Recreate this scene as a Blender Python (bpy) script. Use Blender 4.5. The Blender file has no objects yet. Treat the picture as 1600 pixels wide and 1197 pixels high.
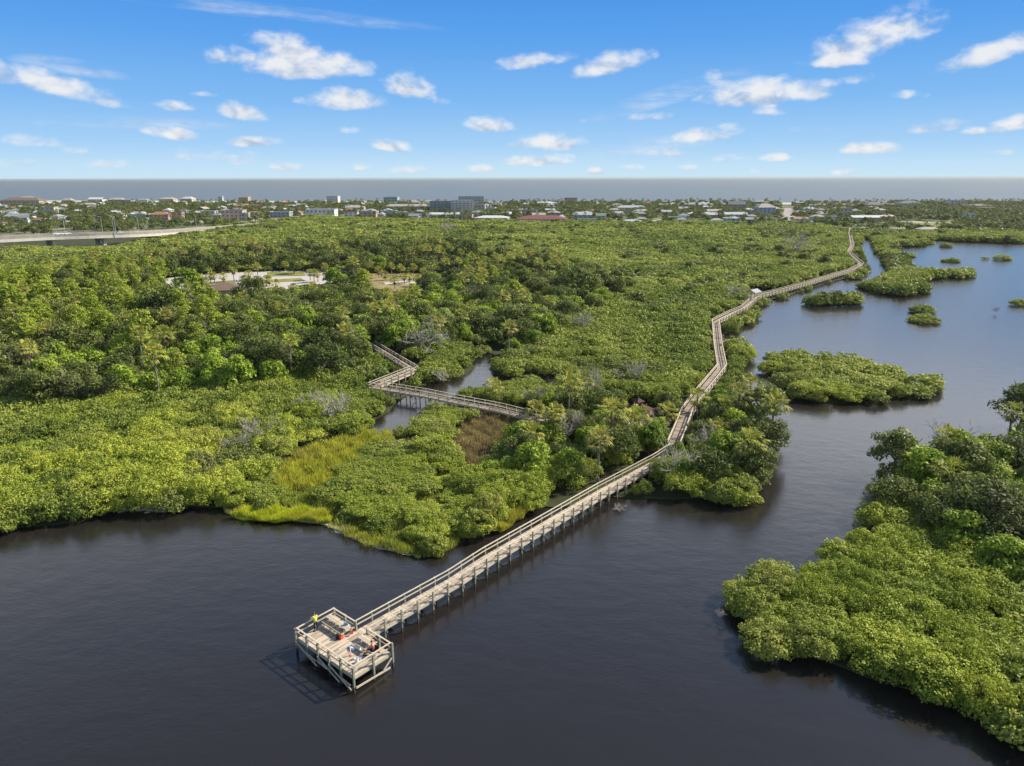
import bpy, math, random
import numpy as np
from mathutils import Vector, Matrix, Euler
from mathutils.geometry import tessellate_polygon

rng = np.random.default_rng(11)
random.seed(5)
scene = bpy.context.scene
COL = scene.collection
PI = math.pi

# ------------------------------------------------------------------ camera
HCAM, FPX, PITCH, ROLL = 38.0, 1110.0, 16.1, -0.15
cam_d = bpy.data.cameras.new('camera')
cam = bpy.data.objects.new('camera', cam_d)
COL.objects.link(cam)
cam_d.sensor_width = 36.0
cam_d.lens = FPX / 1600 * 36
cam_d.clip_start = 0.5
cam_d.clip_end = 90000
_M = Matrix.Rotation(math.radians(90 - PITCH), 3, 'X') @ Matrix.Rotation(math.radians(ROLL), 3, 'Z')
cam.matrix_world = Matrix.Translation((0, 0, HCAM)) @ _M.to_4x4()
scene.camera = cam
CM = np.array(_M)

def px(x, y, z=0.0):
    """world point at height z that the photo shows at pixel x, y"""
    d = CM @ np.array([(x - 800) / FPX, -(y - 598.5) / FPX, -1.0])
    t = (z - HCAM) / d[2]
    return np.array([d[0] * t, d[1] * t, z])

def proj(P):
    q = (np.atleast_2d(P) - np.array([0, 0, HCAM])) @ CM
    w = np.maximum(-q[:, 2], 0.1)
    return np.stack([800 + FPX * q[:, 0] / w, 598.5 - FPX * q[:, 1] / w], 1)

def inpoly(pts, poly):
    poly = np.asarray(poly, float)[:, :2]
    x, y = pts[:, 0], pts[:, 1]
    res = np.zeros(len(pts), bool)
    j = len(poly) - 1
    for i in range(len(poly)):
        xi, yi = poly[i]; xj, yj = poly[j]
        c = (yi > y) != (yj > y)
        if c.any():
            res ^= c & (x < (xj - xi) * (y - yi) / ((yj - yi) or 1e-9) + xi)
        j = i
    return res

def distline(pts, line):
    line = np.asarray(line, float)[:, :2]
    best = np.full(len(pts), 1e9)
    for a, b in zip(line[:-1], line[1:]):
        ab = b - a
        t = np.clip(((pts[:, :2] - a) @ ab) / max(ab @ ab, 1e-9), 0, 1)
        best = np.minimum(best, np.linalg.norm(pts[:, :2] - (a + t[:, None] * ab), axis=1))
    return best

# ------------------------------------------------------------------ materials
def new_mat(name):
    m = bpy.data.materials.new(name)
    m.use_nodes = True
    nt = m.node_tree
    for n in list(nt.nodes):
        nt.nodes.remove(n)
    return m, nt, nt.nodes.new('ShaderNodeOutputMaterial')

def node(nt, typ, **kw):
    n = nt.nodes.new(typ)
    for k, v in kw.items():
        if k.startswith('i_'):
            k2 = k[2:]
            n.inputs[int(k2) if k2.isdigit() else k2.replace('_', ' ')].default_value = v
        else:
            setattr(n, k, v)
    return n

def ramp(nt, stops, interp='LINEAR'):
    r = nt.nodes.new('ShaderNodeValToRGB')
    r.color_ramp.interpolation = interp
    el = r.color_ramp.elements
    while len(el) < len(stops):
        el.new(0.5)
    for e, (p, c) in zip(el, stops):
        e.position = p
        e.color = (*c, 1) if len(c) == 3 else c
    return r

def leaf_mat(name, dark, mid, light, nscale=0.13, trans=0.27, spec=0.12, island=0.5, dull=0.6):
    m, nt, out = new_mat(name)
    L = nt.links.new
    g = node(nt, 'ShaderNodeNewGeometry')
    nz = node(nt, 'ShaderNodeTexNoise', i_Scale=nscale, i_Detail=3.0)
    L(g.outputs['Position'], nz.inputs['Vector'])
    nz2 = node(nt, 'ShaderNodeTexNoise', i_Scale=nscale * 0.17, i_Detail=2.0)
    L(g.outputs['Position'], nz2.inputs['Vector'])
    nz3 = node(nt, 'ShaderNodeTexNoise', i_Scale=nscale * 4.0, i_Detail=1.0)
    L(g.outputs['Position'], nz3.inputs['Vector'])
    add = node(nt, 'ShaderNodeMath', operation='ADD')
    L(nz.outputs[0], add.inputs[0]); L(nz2.outputs[0], add.inputs[1])
    mr = node(nt, 'ShaderNodeMapRange', i_1=0.72, i_2=1.28)
    L(add.outputs[0], mr.inputs[0])
    mx = node(nt, 'ShaderNodeMix')
    mx.inputs[0].default_value = island
    L(mr.outputs[0], mx.inputs[2]); L(g.outputs['Random Per Island'], mx.inputs[3])
    r = ramp(nt, [(0.12, dark), (0.5, mid), (0.9, light)])
    L(mx.outputs[0], r.inputs[0])
    # stands of duller, greyer growth among the green
    nz4 = node(nt, 'ShaderNodeTexNoise', i_Scale=nscale * 0.42, i_Detail=4.0, i_Roughness=0.6)
    L(g.outputs['Position'], nz4.inputs['Vector'])
    dm = node(nt, 'ShaderNodeMapRange', i_1=0.53, i_2=0.70, i_3=0.0, i_4=dull); L(nz4.outputs[0], dm.inputs[0])
    dl = node(nt, 'ShaderNodeMix', data_type='RGBA'); L(dm.outputs[0], dl.inputs[0]); L(r.outputs[0], dl.inputs[6])
    dl.inputs[7].default_value = (mid[0] * .80, mid[1] * .62, mid[2] * 1.9, 1)
    p = node(nt, 'ShaderNodeBsdfPrincipled', i_Roughness=0.55)
    p.inputs['Specular IOR Level'].default_value = spec
    L(dl.outputs[2], p.inputs['Base Color'])
    t = node(nt, 'ShaderNodeBsdfTranslucent')
    L(dl.outputs[2], t.inputs['Color'])
    ms = node(nt, 'ShaderNodeMixShader')
    ms.inputs[0].default_value = trans
    L(p.outputs[0], ms.inputs[1]); L(t.outputs[0], ms.inputs[2])
    L(ms.outputs[0], out.inputs[0])
    return m

def solid_mat(name, c, rough=0.7, var=0.12, nscale=2.0, spec=0.3, island=0.0, metal=0.0, bump=0.0):
    """matte material with mottled wear; island > 0 lets separate boards differ"""
    m, nt, out = new_mat(name)
    L = nt.links.new
    g = node(nt, 'ShaderNodeNewGeometry')
    nz = node(nt, 'ShaderNodeTexNoise', i_Scale=nscale, i_Detail=5.0, i_Roughness=0.65)
    L(g.outputs['Position'], nz.inputs['Vector'])
    src = nz.outputs[0]
    if island:
        mx = node(nt, 'ShaderNodeMix'); mx.inputs[0].default_value = island
        L(nz.outputs[0], mx.inputs[2]); L(g.outputs['Random Per Island'], mx.inputs[3])
        src = mx.outputs[0]
    r = ramp(nt, [(0.2, [max(0, k * (1 - var * 1.6)) for k in c]), (0.8, [min(1, k * (1 + var * 1.3)) for k in c])])
    L(src, r.inputs[0])
    p = node(nt, 'ShaderNodeBsdfPrincipled', i_Roughness=rough, i_Metallic=metal)
    p.inputs['Specular IOR Level'].default_value = spec
    L(r.outputs[0], p.inputs['Base Color'])
    if bump:
        b = node(nt, 'ShaderNodeBump', i_Strength=bump, i_Distance=0.05)
        L(nz.outputs[0], b.inputs['Height']); L(b.outputs[0], p.inputs['Normal'])
    L(p.outputs[0], out.inputs[0])
    return m

def patch_mat(name, stops, scale=0.2, rough=0.9, detail=6.0):
    """ground with patches of several real colours"""
    m, nt, out = new_mat(name)
    L = nt.links.new
    g = node(nt, 'ShaderNodeNewGeometry')
    nz = node(nt, 'ShaderNodeTexNoise', i_Scale=scale, i_Detail=detail, i_Roughness=0.62)
    L(g.outputs['Position'], nz.inputs['Vector'])
    r = ramp(nt, stops)
    L(nz.outputs[0], r.inputs[0])
    p = node(nt, 'ShaderNodeBsdfPrincipled', i_Roughness=rough)
    p.inputs['Specular IOR Level'].default_value = 0.15
    L(r.outputs[0], p.inputs['Base Color'])
    L(p.outputs[0], out.inputs[0])
    return m

MT = {}
MT['mangrove'] = leaf_mat('mangrove_leaves', (0.123, 0.180, 0.022), (0.324, 0.385, 0.046), (0.589, 0.592, 0.090), 0.16)
MT['thicket'] = leaf_mat('thicket_leaves', (0.117, 0.166, 0.027), (0.257, 0.307, 0.052), (0.439, 0.457, 0.102), 0.10, island=0.3)
MT['oak'] = leaf_mat('oak_leaves', (0.052, 0.078, 0.019), (0.137, 0.169, 0.036), (0.293, 0.319, 0.086), 0.2)
MT['leafy'] = leaf_mat('broad_leaves', (0.085, 0.152, 0.015), (0.232, 0.329, 0.032), (0.439, 0.512, 0.063), 0.2)
MT['pine'] = leaf_mat('pine_needles', (0.114, 0.168, 0.014), (0.264, 0.330, 0.034), (0.432, 0.468, 0.072), 0.25)
MT['palm'] = leaf_mat('palm_fronds', (0.161, 0.190, 0.032), (0.345, 0.356, 0.057), (0.540, 0.494, 0.115), 0.5, spec=0.15)
MT['palm_dead'] = solid_mat('dead_fronds', (0.20, 0.145, 0.075), 0.9, 0.3)
MT['reed'] = leaf_mat('marsh_grass', (0.330, 0.400, 0.030), (0.520, 0.570, 0.035), (0.660, 0.660, 0.060), 0.5)
MT['olive_reed'] = leaf_mat('olive_marsh_grass', (0.263, 0.300, 0.037), (0.450, 0.450, 0.053), (0.600, 0.550, 0.075), 0.4)
MT['pale_reed'] = leaf_mat('pale_marsh_grass', (0.16, 0.20, 0.035), (0.30, 0.34, 0.055), (0.44, 0.44, 0.09), 0.4)
MT['dry_reed'] = leaf_mat('dry_marsh_grass', (0.165, 0.135, 0.060), (0.285, 0.225, 0.098), (0.405, 0.330, 0.143), 0.4)
MT['bark'] = solid_mat('bark', (0.17, 0.135, 0.10), 0.9, 0.3, 3.0)
MT['palm_bark'] = solid_mat('palm_bark', (0.22, 0.19, 0.155), 0.9, 0.3, 4.0)
MT['root'] = solid_mat('mangrove_bark', (0.12, 0.10, 0.08), 0.9, 0.3, 3.0)
MT['grass_turf'] = patch_mat('bright_turf', [(0.3, (0.300, 0.370, 0.030)), (0.7, (0.460, 0.500, 0.040))], 1.5)
MT['olive_turf'] = patch_mat('olive_turf', [(0.3, (0.200, 0.219, 0.037)), (0.7, (0.400, 0.375, 0.062))], 0.8)
MT['dry_turf'] = patch_mat('dry_turf', [(0.3, (0.120, 0.093, 0.045)), (0.7, (0.285, 0.217, 0.105))], 0.8)
MT['darker_concrete'] = solid_mat('darker_concrete', (0.27, 0.25, 0.21), 0.9, 0.2, 0.4)  # concrete in a darker tone, for the bridge parapets
MT['deadwood'] = solid_mat('bleached_wood', (0.40, 0.36, 0.31), 0.9, 0.25, 2.0)
MT['wood'] = solid_mat('weathered_decking', (0.429, 0.352, 0.259), 0.85, 0.28, 1.6, island=0.55)
MT['rail'] = solid_mat('weathered_rails', (0.506, 0.440, 0.330), 0.85, 0.2, 1.2, island=0.3)
MT['pile'] = solid_mat('treated_piles', (0.27, 0.27, 0.20), 0.85, 0.3, 2.5)
def tide_stain(m):
    nt = m.node_tree; L = nt.links.new
    p = next(n for n in nt.nodes if n.type == 'BSDF_PRINCIPLED'); src = p.inputs['Base Color'].links[0].from_socket
    g = nt.nodes.new('ShaderNodeNewGeometry'); s = nt.nodes.new('ShaderNodeSeparateXYZ'); L(g.outputs['Position'], s.inputs[0])
    nz = node(nt, 'ShaderNodeTexNoise', i_Scale=6.0); L(g.outputs['Position'], nz.inputs['Vector'])
    ad = node(nt, 'ShaderNodeMath', operation='MULTIPLY_ADD'); ad.inputs[1].default_value = -.5; L(nz.outputs[0], ad.inputs[0]); L(s.outputs[2], ad.inputs[2])
    mr = node(nt, 'ShaderNodeMapRange', i_1=.10, i_2=.32); L(ad.outputs[0], mr.inputs[0])
    mx = node(nt, 'ShaderNodeMix', data_type='RGBA'); mx.inputs[6].default_value = (.055, .052, .030, 1); L(mr.outputs[0], mx.inputs[0]); L(src, mx.inputs[7])
    L(mx.outputs[2], p.inputs['Base Color'])
tide_stain(MT['pile'])
MT['brown_wood'] = solid_mat('brown_decking', (0.302, 0.237, 0.177), 0.85, 0.32, 1.3, island=0.55)
MT['mud'] = patch_mat('marsh_mud', [(0.3, (0.030, 0.030, 0.014)), (0.55, (0.050, 0.055, 0.020)), (0.75, (0.085, 0.075, 0.040))], 0.25)
MT['sandbank'] = patch_mat('shore_sand', [(0.3, (0.20, 0.17, 0.12)), (0.7, (0.42, 0.38, 0.30))], 1.2)
MT['town_ground'] = patch_mat('town_ground', [(0.32, (0.055, 0.075, 0.028)), (0.5, (0.12, 0.13, 0.06)), (0.66, (0.36, 0.31, 0.23))], 0.035)
MT['beach'] = patch_mat('beach_sand', [(0.3, (0.42, 0.37, 0.29)), (0.7, (0.56, 0.50, 0.41))], 0.05)
MT['lawn'] = patch_mat('lawn', [(0.3, (0.13, 0.15, 0.04)), (0.7, (0.27, 0.25, 0.07))], 0.15)
MT['dry_lawn'] = patch_mat('dry_lawn', [(0.3, (0.13, 0.125, 0.045)), (0.5, (0.24, 0.19, 0.085)), (0.75, (0.36, 0.29, 0.17))], 0.2)
MT['concrete'] = solid_mat('pale_concrete', (0.50, 0.46, 0.40), 0.85, 0.12, 0.3)
MT['lot'] = solid_mat('pale_paving', (0.441, 0.404, 0.352), 0.9, 0.10, 0.25)
MT['asphalt'] = solid_mat('sunworn_asphalt', (0.30, 0.27, 0.24), 0.9, 0.12, 0.3)
MT['brown_roof'] = solid_mat('brown_shingles', (0.165, 0.112, 0.085), 0.9, 0.2, 1.5, bump=0.5)
MT['maroon_roof'] = solid_mat('maroon_shingles', (0.095, 0.040, 0.032), 0.8, 0.25, 1.5, bump=0.5)
MT['metal_roof'] = solid_mat('pale_metal_roof', (0.55, 0.58, 0.60), 0.45, 0.08, 1.0, spec=0.5)
MT['grey_roof'] = solid_mat('dull_metal_roof', (.26, .28, .30), .6, .1, 1.0)
MT['window'] = solid_mat('dark_window_glass', (0.100, 0.115, 0.125), 0.15, 0.2, 0.3, spec=0.6)
MT['skin'] = solid_mat('skin', (0.55, 0.34, 0.25), 0.6, 0.05)
MT['hair'] = solid_mat('brown_hair', (0.075, 0.05, 0.035), 0.7, 0.1)
MT['lime'] = solid_mat('lime_shirt', (0.60, 0.72, 0.09), 0.9, 0.06)
MT['black'] = solid_mat('black_cloth', (0.022, 0.022, 0.026), 0.85, 0.1)
MT['coral'] = solid_mat('coral_shirt', (0.72, 0.16, 0.13), 0.9, 0.06)
MT['red'] = solid_mat('red_nylon', (0.75, 0.075, 0.035), 0.6, 0.08)
MT['pink'] = solid_mat('pink_plastic', (0.75, 0.30, 0.30), 0.5, 0.05)
MT['blue'] = solid_mat('blue_fabric', (0.06, 0.22, 0.48), 0.7, 0.08)
MT['white'] = solid_mat('white_plastic', (0.80, 0.80, 0.78), 0.5, 0.04)
MT['cloth_white'] = solid_mat('white_cloth', (0.74, 0.74, 0.80), 0.9, 0.04)
MT['tyre'] = solid_mat('tyre_rubber', (0.02, 0.02, 0.02), 0.8, 0.1)
MT['steel'] = solid_mat('grey_steel', (0.40, 0.41, 0.42), 0.5, 0.08, metal=0.3)

def water_mat(name, c, rough, waves, ior=1.33, tint=(1, 1, 1)):
    m, nt, out = new_mat(name)
    L = nt.links.new
    g = node(nt, 'ShaderNodeNewGeometry')
    p = node(nt, 'ShaderNodeBsdfPrincipled', i_Roughness=rough, i_IOR=ior)
    p.inputs['Specular Tint'].default_value = (*tint, 1)
    p.inputs['Base Color'].default_value = (*c, 1)
    prev = None
    for sc, dist, strg, stretch in waves:
        mp = node(nt, 'ShaderNodeMapping')
        mp.inputs['Rotation'].default_value = (0, 0, 0.5)
        mp.inputs['Scale'].default_value = (sc, sc * stretch, sc)
        L(g.outputs['Position'], mp.inputs[0])
        nz = node(nt, 'ShaderNodeTexNoise', i_Scale=1.0, i_Detail=2.5, i_Roughness=0.55)
        L(mp.outputs[0], nz.inputs['Vector'])
        b = node(nt, 'ShaderNodeBump', i_Strength=strg, i_Distance=dist)
        L(nz.outputs[0], b.inputs['Height'])
        if prev is not None:
            L(prev, b.inputs['Normal'])
        prev = b.outputs[0]
    L(prev, p.inputs['Normal'])
    L(p.outputs[0], out.inputs[0])
    return m
MT['water'] = water_mat('tannin_water', (0.0165, 0.0138, 0.0125), 0.19, [(2.3, 0.020, 0.6, 1.8), (0.35, 0.08, 0.5, 1.5)], 1.57, (1.0, 0.95, 0.85))
MT['sea'] = water_mat('ocean_water', (0.06, 0.075, 0.073), 0.35, [(0.12, 0.9, 0.8, 2.2), (0.02, 2.0, 0.5, 3.0)], 1.33, (0.97, 0.92, 0.80))

# ------------------------------------------------------------------ mesh building
def mesh_np(name, V, faces, mats, fmat=None, smooth=False):
    """faces: list of int arrays (n,k); fmat: matching list of material slots"""
    me = bpy.data.meshes.new(name)
    V = np.asarray(V, np.float32)
    me.vertices.add(len(V)); me.vertices.foreach_set('co', V.ravel())
    faces = [np.asarray(f, np.int32) for f in faces if len(f)]
    tot = np.concatenate([np.full(len(f), f.shape[1], np.int32) for f in faces])
    idx = np.concatenate([f.ravel() for f in faces])
    me.loops.add(len(idx)); me.loops.foreach_set('vertex_index', idx)
    me.polygons.add(len(tot))
    st = np.zeros(len(tot), np.int32); st[1:] = np.cumsum(tot)[:-1]
    me.polygons.foreach_set('loop_start', st)
    if fmat is not None:
        me.polygons.foreach_set('material_index', np.concatenate([np.full(len(f), k, np.int32) for f, k in zip(faces, fmat)]))
    me.polygons.foreach_set('use_smooth', np.full(len(tot), smooth, bool))
    for m in mats:
        me.materials.append(m)
    me.update(calc_edges=True)
    return me

class MB:
    def __init__(s):
        s.v = []; s.f = {}; s.n = 0
    def add(s, V, F, m=0):
        V = np.asarray(V, float)
        s.v.append(V)
        for f in F:
            f = np.asarray(f) + s.n
            s.f.setdefault((len(f), m), []).append(f)
        s.n += len(V)
    def addq(s, V, Q, m=0):
        s.v.append(np.asarray(V, float))
        for q in np.asarray(Q) + s.n:
            s.f.setdefault((len(q), m), []).append(q)
        s.n += len(V)
    def box(s, c, size, rz=0.0, m=0, taper=1.0):
        hx, hy, hz = [k / 2 for k in size]
        V = np.array([[x * hx * t, y * hy * t, z * hz] for z, t in ((-1, 1), (1, taper)) for x, y in ((-1, -1), (1, -1), (1, 1), (-1, 1))])
        cz, sz = math.cos(rz), math.sin(rz)
        V = V @ np.array([[cz, sz, 0], [-sz, cz, 0], [0, 0, 1]]) + np.asarray(c, float)
        s.add(V, [(3, 2, 1, 0), (4, 5, 6, 7), (0, 1, 5, 4), (1, 2, 6, 5), (2, 3, 7, 6), (3, 0, 4, 7)], m)
    def beam(s, p, q, w, h, m=0, up=(0, 0, 1)):
        p = np.asarray(p, float); q = np.asarray(q, float)
        d = q - p; d = d / np.linalg.norm(d)
        sd = np.cross(d, up)
        if np.linalg.norm(sd) < 1e-4: sd = np.array([1.0, 0, 0])
        sd /= np.linalg.norm(sd); u = np.cross(sd, d)
        V = [e + sd * a * w / 2 + u * b * h / 2 for e in (p, q) for a, b in ((-1, -1), (1, -1), (1, 1), (-1, 1))]
        s.add(V, [(3, 2, 1, 0), (4, 5, 6, 7), (0, 1, 5, 4), (1, 2, 6, 5), (2, 3, 7, 6), (3, 0, 4, 7)], m)
    def tube(s, pts, rad, n=6, m=0, cap=True):
        pts = np.asarray(pts, float); k = len(pts)
        rad = np.broadcast_to(rad, (k,))
        V = []
        for i in range(k):
            d = pts[min(i + 1, k - 1)] - pts[max(i - 1, 0)]
            d = d / (np.linalg.norm(d) + 1e-9)
            a = np.cross(d, (0.31, 0.95, 0.05) if abs(d[1]) < 0.9 else (1, 0, 0)); a /= np.linalg.norm(a)
            b = np.cross(d, a)
            for j in range(n):
                t = 2 * PI * j / n
                V.append(pts[i] + rad[i] * (math.cos(t) * a + math.sin(t) * b))
        F = [(i * n + j, i * n + (j + 1) % n, (i + 1) * n + (j + 1) % n, (i + 1) * n + j) for i in range(k - 1) for j in range(n)]
        if cap:
            F += [tuple(range(n - 1, -1, -1)), tuple((k - 1) * n + j for j in range(n))]
        s.add(V, F, m)
    def lathe(s, c, prof, n=14, m=0):
        c = np.asarray(c, float)
        V = [c + np.array([r * math.cos(2 * PI * j / n), r * math.sin(2 * PI * j / n), z]) for r, z in prof for j in range(n)]
        k = len(prof)
        F = [(i * n + j, i * n + (j + 1) % n, (i + 1) * n + (j + 1) % n, (i + 1) * n + j) for i in range(k - 1) for j in range(n)]
        F += [tuple(range(n - 1, -1, -1)), tuple((k - 1) * n + j for j in range(n))]
        s.add(V, F, m)
    def mesh(s, name, mats, smooth=False):
        ks = list(s.f)
        return mesh_np(name, np.concatenate(s.v), [np.array(s.f[k]) for k in ks], mats if isinstance(mats, list) else [mats], [k[1] for k in ks], smooth)

def link(name, me, parent=None, loc=(0, 0, 0), rz=0.0, scale=None):
    o = bpy.data.objects.new(name, me)
    COL.objects.link(o)
    if parent is not None: o.parent = parent
    o.location = loc
    if rz: o.rotation_euler = (0, 0, rz)
    if scale is not None: o.scale = scale
    return o

def part(name, mb, mats, parent, smooth=False, label=None, **kw):
    o = link(name, mb.mesh(name, mats, smooth), parent, **kw)
    if label: o['label'] = label
    return o

def tag(o, label=None, cat=None, group=None, kind=None):
    if label: o['label'] = label
    if cat: o['category'] = cat
    if group: o['group'] = group
    if kind: o['kind'] = kind
    return o

def thing(name, label, cat, loc=(0, 0, 0), rz=0.0, group=None, scale=None):
    o = link(name, None, None, loc, rz, scale)
    o.empty_display_size = 0.3
    return tag(o, label, cat, group)

def sheet(name, poly, mat, z, holes=(), skirt=0.0, kind='structure'):
    loops = [[Vector((p[0], p[1], 0)) for p in poly]] + [[Vector((p[0], p[1], 0)) for p in h] for h in holes]
    tris = tessellate_polygon(loops)
    flat = [p for l in loops for p in l]
    V = [(p.x, p.y, z) for p in flat]
    F = []
    for a, b, c in tris:
        n = (flat[b] - flat[a]).cross(flat[c] - flat[a]).z
        F.append((a, b, c) if n > 0 else (a, c, b))
    mb = MB(); mb.add(V, F)
    if skirt:
        for l in loops:
            n = len(l)
            W = [(p.x, p.y, z) for p in l] + [(p.x, p.y, z - skirt) for p in l]
            mb.add(W, [(i, (i + 1) % n, n + (i + 1) % n, n + i) for i in range(n)])
    o = link(name, mb.mesh(name, mat))
    if kind: o['kind'] = kind
    return o

def smooth_loop(P, step=2.5, wob=0.5, closed=True, seed=0):
    """resample a shoreline and roughen it a little"""
    r = np.random.default_rng(seed)
    P = [np.asarray(p, float)[:2] for p in P]
    out = []
    n = len(P)
    for i in range(n if closed else n - 1):
        a, b = P[i], P[(i + 1) % n]
        d = np.linalg.norm(b - a)
        k = int(min(max(1, d // step), 40))
        nrm = np.array([-(b - a)[1], (b - a)[0]]) / max(d, 1e-6)
        for j in range(k):
            q = a + (b - a) * j / k
            if j: q = q + nrm * r.normal(0, wob)
            out.append(q)
    return out
# ------------------------------------------------------------------ land, water, zones
def W(pts):
    return [px(*p) if len(p) == 3 else px(p[0], p[1], 0.0) for p in pts]

MAIN = W([(-330, 850), (-120, 838), (0, 836), (60, 831), (130, 824), (180, 801), (205, 796), (260, 800), (310, 802), (345, 801),
          (368, 808), (395, 815), (430, 819), (470, 816), (500, 819), (535, 834), (565, 848), (600, 858), (640, 868), (690, 877), (728, 862),
          (752, 845), (780, 828), (812, 812), (838, 800), (870, 803), (900, 800), (935, 792), (960, 786), (1000, 788), (1050, 789), (1100, 787), (1150, 787),
          (1190, 777), (1215, 757), (1229, 735), (1228, 700), (1214, 672), (1216, 650, 3), (1195, 628, 4), (1165, 612, 4), (1140, 604, 2),
          (1142, 598), (1163, 590), (1164, 566), (1152, 543), (1138, 528), (1150, 518), (1175, 500), (1188, 482), (1200, 474), (1245, 461), (1272, 451),
          (1300, 443), (1330, 436), (1358, 433), (1366, 421), (1356, 405), (1348, 388), (1341, 374), (1361, 374), (1371, 392), (1383, 410),
          (1393, 427), (1365, 434, 2), (1335, 439, 2), (1335, 450), (1360, 455), (1386, 462), (1415, 464), (1448, 461), (1449, 449, 2), (1436, 437, 2),
          (1452, 436), (1487, 436), (1513, 435), (1516, 428), (1500, 421.5, 2), (1478, 423, 2), (1431, 420, 2), (1413, 410), (1406, 402),
          (1394, 391), (1402, 385.5), (1420, 387), (1444, 385), (1446, 377), (1468, 375.5), (1495, 378), (1532, 379), (1573, 381), (1610, 380), (1800, 384)])
SHORE_R, SHORE_L = px(1900, 319.5), px(-420, 312.5)
MAIN += [np.array([820, 620, 0]), SHORE_R, px(1300, 317.5), px(800, 316), px(300, 314.3), SHORE_L, np.array([-900, 500, 0]), np.array([-420, 330, 0]), np.array([-200, 120, 0])]
CREEK = W([(545, 690), (575, 664), (612, 637), (640, 616), (655, 604), (700, 596), (728, 586), (742, 572), (742, 560), (757, 551), (772, 554),
           (770, 580), (782, 589), (850, 587), (905, 591), (905, 599), (850, 601), (782, 603), (742, 611), (708, 619), (684, 638), (664, 655), (612, 680), (565, 696)])
POND = W([(978, 434), (984, 424), (1000, 424), (1003, 433)])
POOL = W([(985, 598), (992, 586), (1012, 585), (1020, 596)])
BIG = W([(1202, 560), (1208, 588), (1222, 612), (1250, 628), (1290, 634), (1335, 634), (1372, 627), (1405, 628), (1450, 619), (1471, 606), (1469, 590, 2),
         (1440, 574, 3.5), (1380, 555, 3.5), (1330, 550, 3.5), (1260, 541, 3.5), (1212, 542, 3.5)])
MID = W([(1254, 473), (1262, 478), (1300, 478), (1352, 477), (1355, 470, 1), (1335, 460, 2.5), (1290, 460, 2.5), (1260, 462, 2.5)])
LOBE = W([(1128, 925, 1.5), (1129, 958), (1146, 986), (1182, 1003), (1232, 1027), (1290, 1053), (1345, 1077), (1400, 1094), (1475, 1113), (1540, 1138), (1600, 1163),
          (1760, 1230), (1900, 1000), (1820, 700)])
LOBE += [px(1605, 655, 6), px(1540, 668, 5), px(1470, 672, 5), px(1405, 684, 5), px(1384, 715, 4), px(1371, 738, 1), px(1368, 768), px(1362, 800, 2.5),
         px(1325, 826, 3), px(1290, 842, 3), px(1230, 862, 3), px(1170, 885, 3)]

def shore_poly(P, seed, step=2.2, wob=0.35):
    return smooth_loop(P, step, wob, True, seed)

main_loop = shore_poly(MAIN, 1, 4.0, 0.5)
def inset(P, d):
    """shoreline moved inwards: mangroves stand out in the shallows beyond the mud"""
    P = [np.array([p[0], p[1], 0.0]) for p in P]
    area = sum(p[0] * q[1] - q[0] * p[1] for p, q in zip(P, P[1:] + P[:1]))
    out = []; n = len(P)
    for i in range(n):
        u = P[i] - P[i - 1]; v = P[(i + 1) % n] - P[i]
        u /= np.linalg.norm(u) or 1; v /= np.linalg.norm(v) or 1
        t = u + v; t /= max(np.linalg.norm(t), .3)
        out.append(P[i] + np.array([-t[1], t[0], 0]) * d * (1 if area > 0 else -1))
    return out
creek_loop, pond_loop, pool_loop = [shore_poly(p, 9 + i, 3, 0.4) for i, p in enumerate((CREEK, POND, POOL))]
land = sheet('marsh_ground', shore_poly(inset(MAIN, 1.5), 1, 4.0, 0.4), MT['mud'], 0.14, (creek_loop, pond_loop, pool_loop), 0.9)
for nm, P, sd in (('mangrove_island_ground', BIG, 2), ('small_island_ground', MID, 3), ('peninsula_ground', LOBE, 4)):
    sheet(nm, shore_poly(inset(P, 1.7), sd), MT['mud'], 0.12, (), 0.8)

sheet('lagoon_water', [(-700, -60), (900, -60), (900, 900), (-1100, 900)], MT['water'], 0.0)
sheet('sea_water', [(-40000, 1012), (40000, 1012), (40000, 21000), (-40000, 21000)], MT['sea'], 0.05)

# barrier island: sandy town ground, main road, beach
TOWN = W([(-420, 362), (0, 372), (200, 366), (380, 353), (480, 341), (640, 347), (800, 349), (1000, 351), (1100, 352), (1230, 352), (1340, 364), (1420, 366), (1560, 366), (1800, 372)])
TOWN += [SHORE_R + np.array([0, -45, 0]), px(1300, 318.3), px(800, 316.8), px(300, 315.1), SHORE_L + np.array([0, -30, 0])]
sheet('town_ground', TOWN, MT['town_ground'], 0.7, (), 0.5)
BE = [SHORE_L, px(300, 314.3), px(800, 316), px(1300, 317.5), SHORE_R]
sheet('beach', [p - np.array([0, 75, 0]) for p in BE] + [p - np.array([0, 4, 0]) for p in BE[::-1]], MT['beach'], 0.704)
ROADL = [px(x, y, 0.7) for x, y in ((-380, 343), (0, 345.5), (360, 346), (520, 338.5), (760, 343), (1000, 345.5), (1340, 345), (1420, 346.5), (1750, 352))]
sheet('coast_road', [p + np.array([0, -5.5, 0]) for p in ROADL] + [p + np.array([0, 5.5, 0]) for p in ROADL[::-1]], MT['concrete'], 0.708)
sheet('beach_access_road', W([(1221, 347, .7), (1240, 347, .7), (1238, 325, .7), (1226, 325, .7)]), MT['asphalt'], 0.716)
sheet('coastal_lawn', W([(1398, 356, .7), (1470, 357, .7), (1500, 352, .7), (1495, 347.5, .7), (1405, 347.5, .7)]), MT['lawn'], 0.712)

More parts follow.
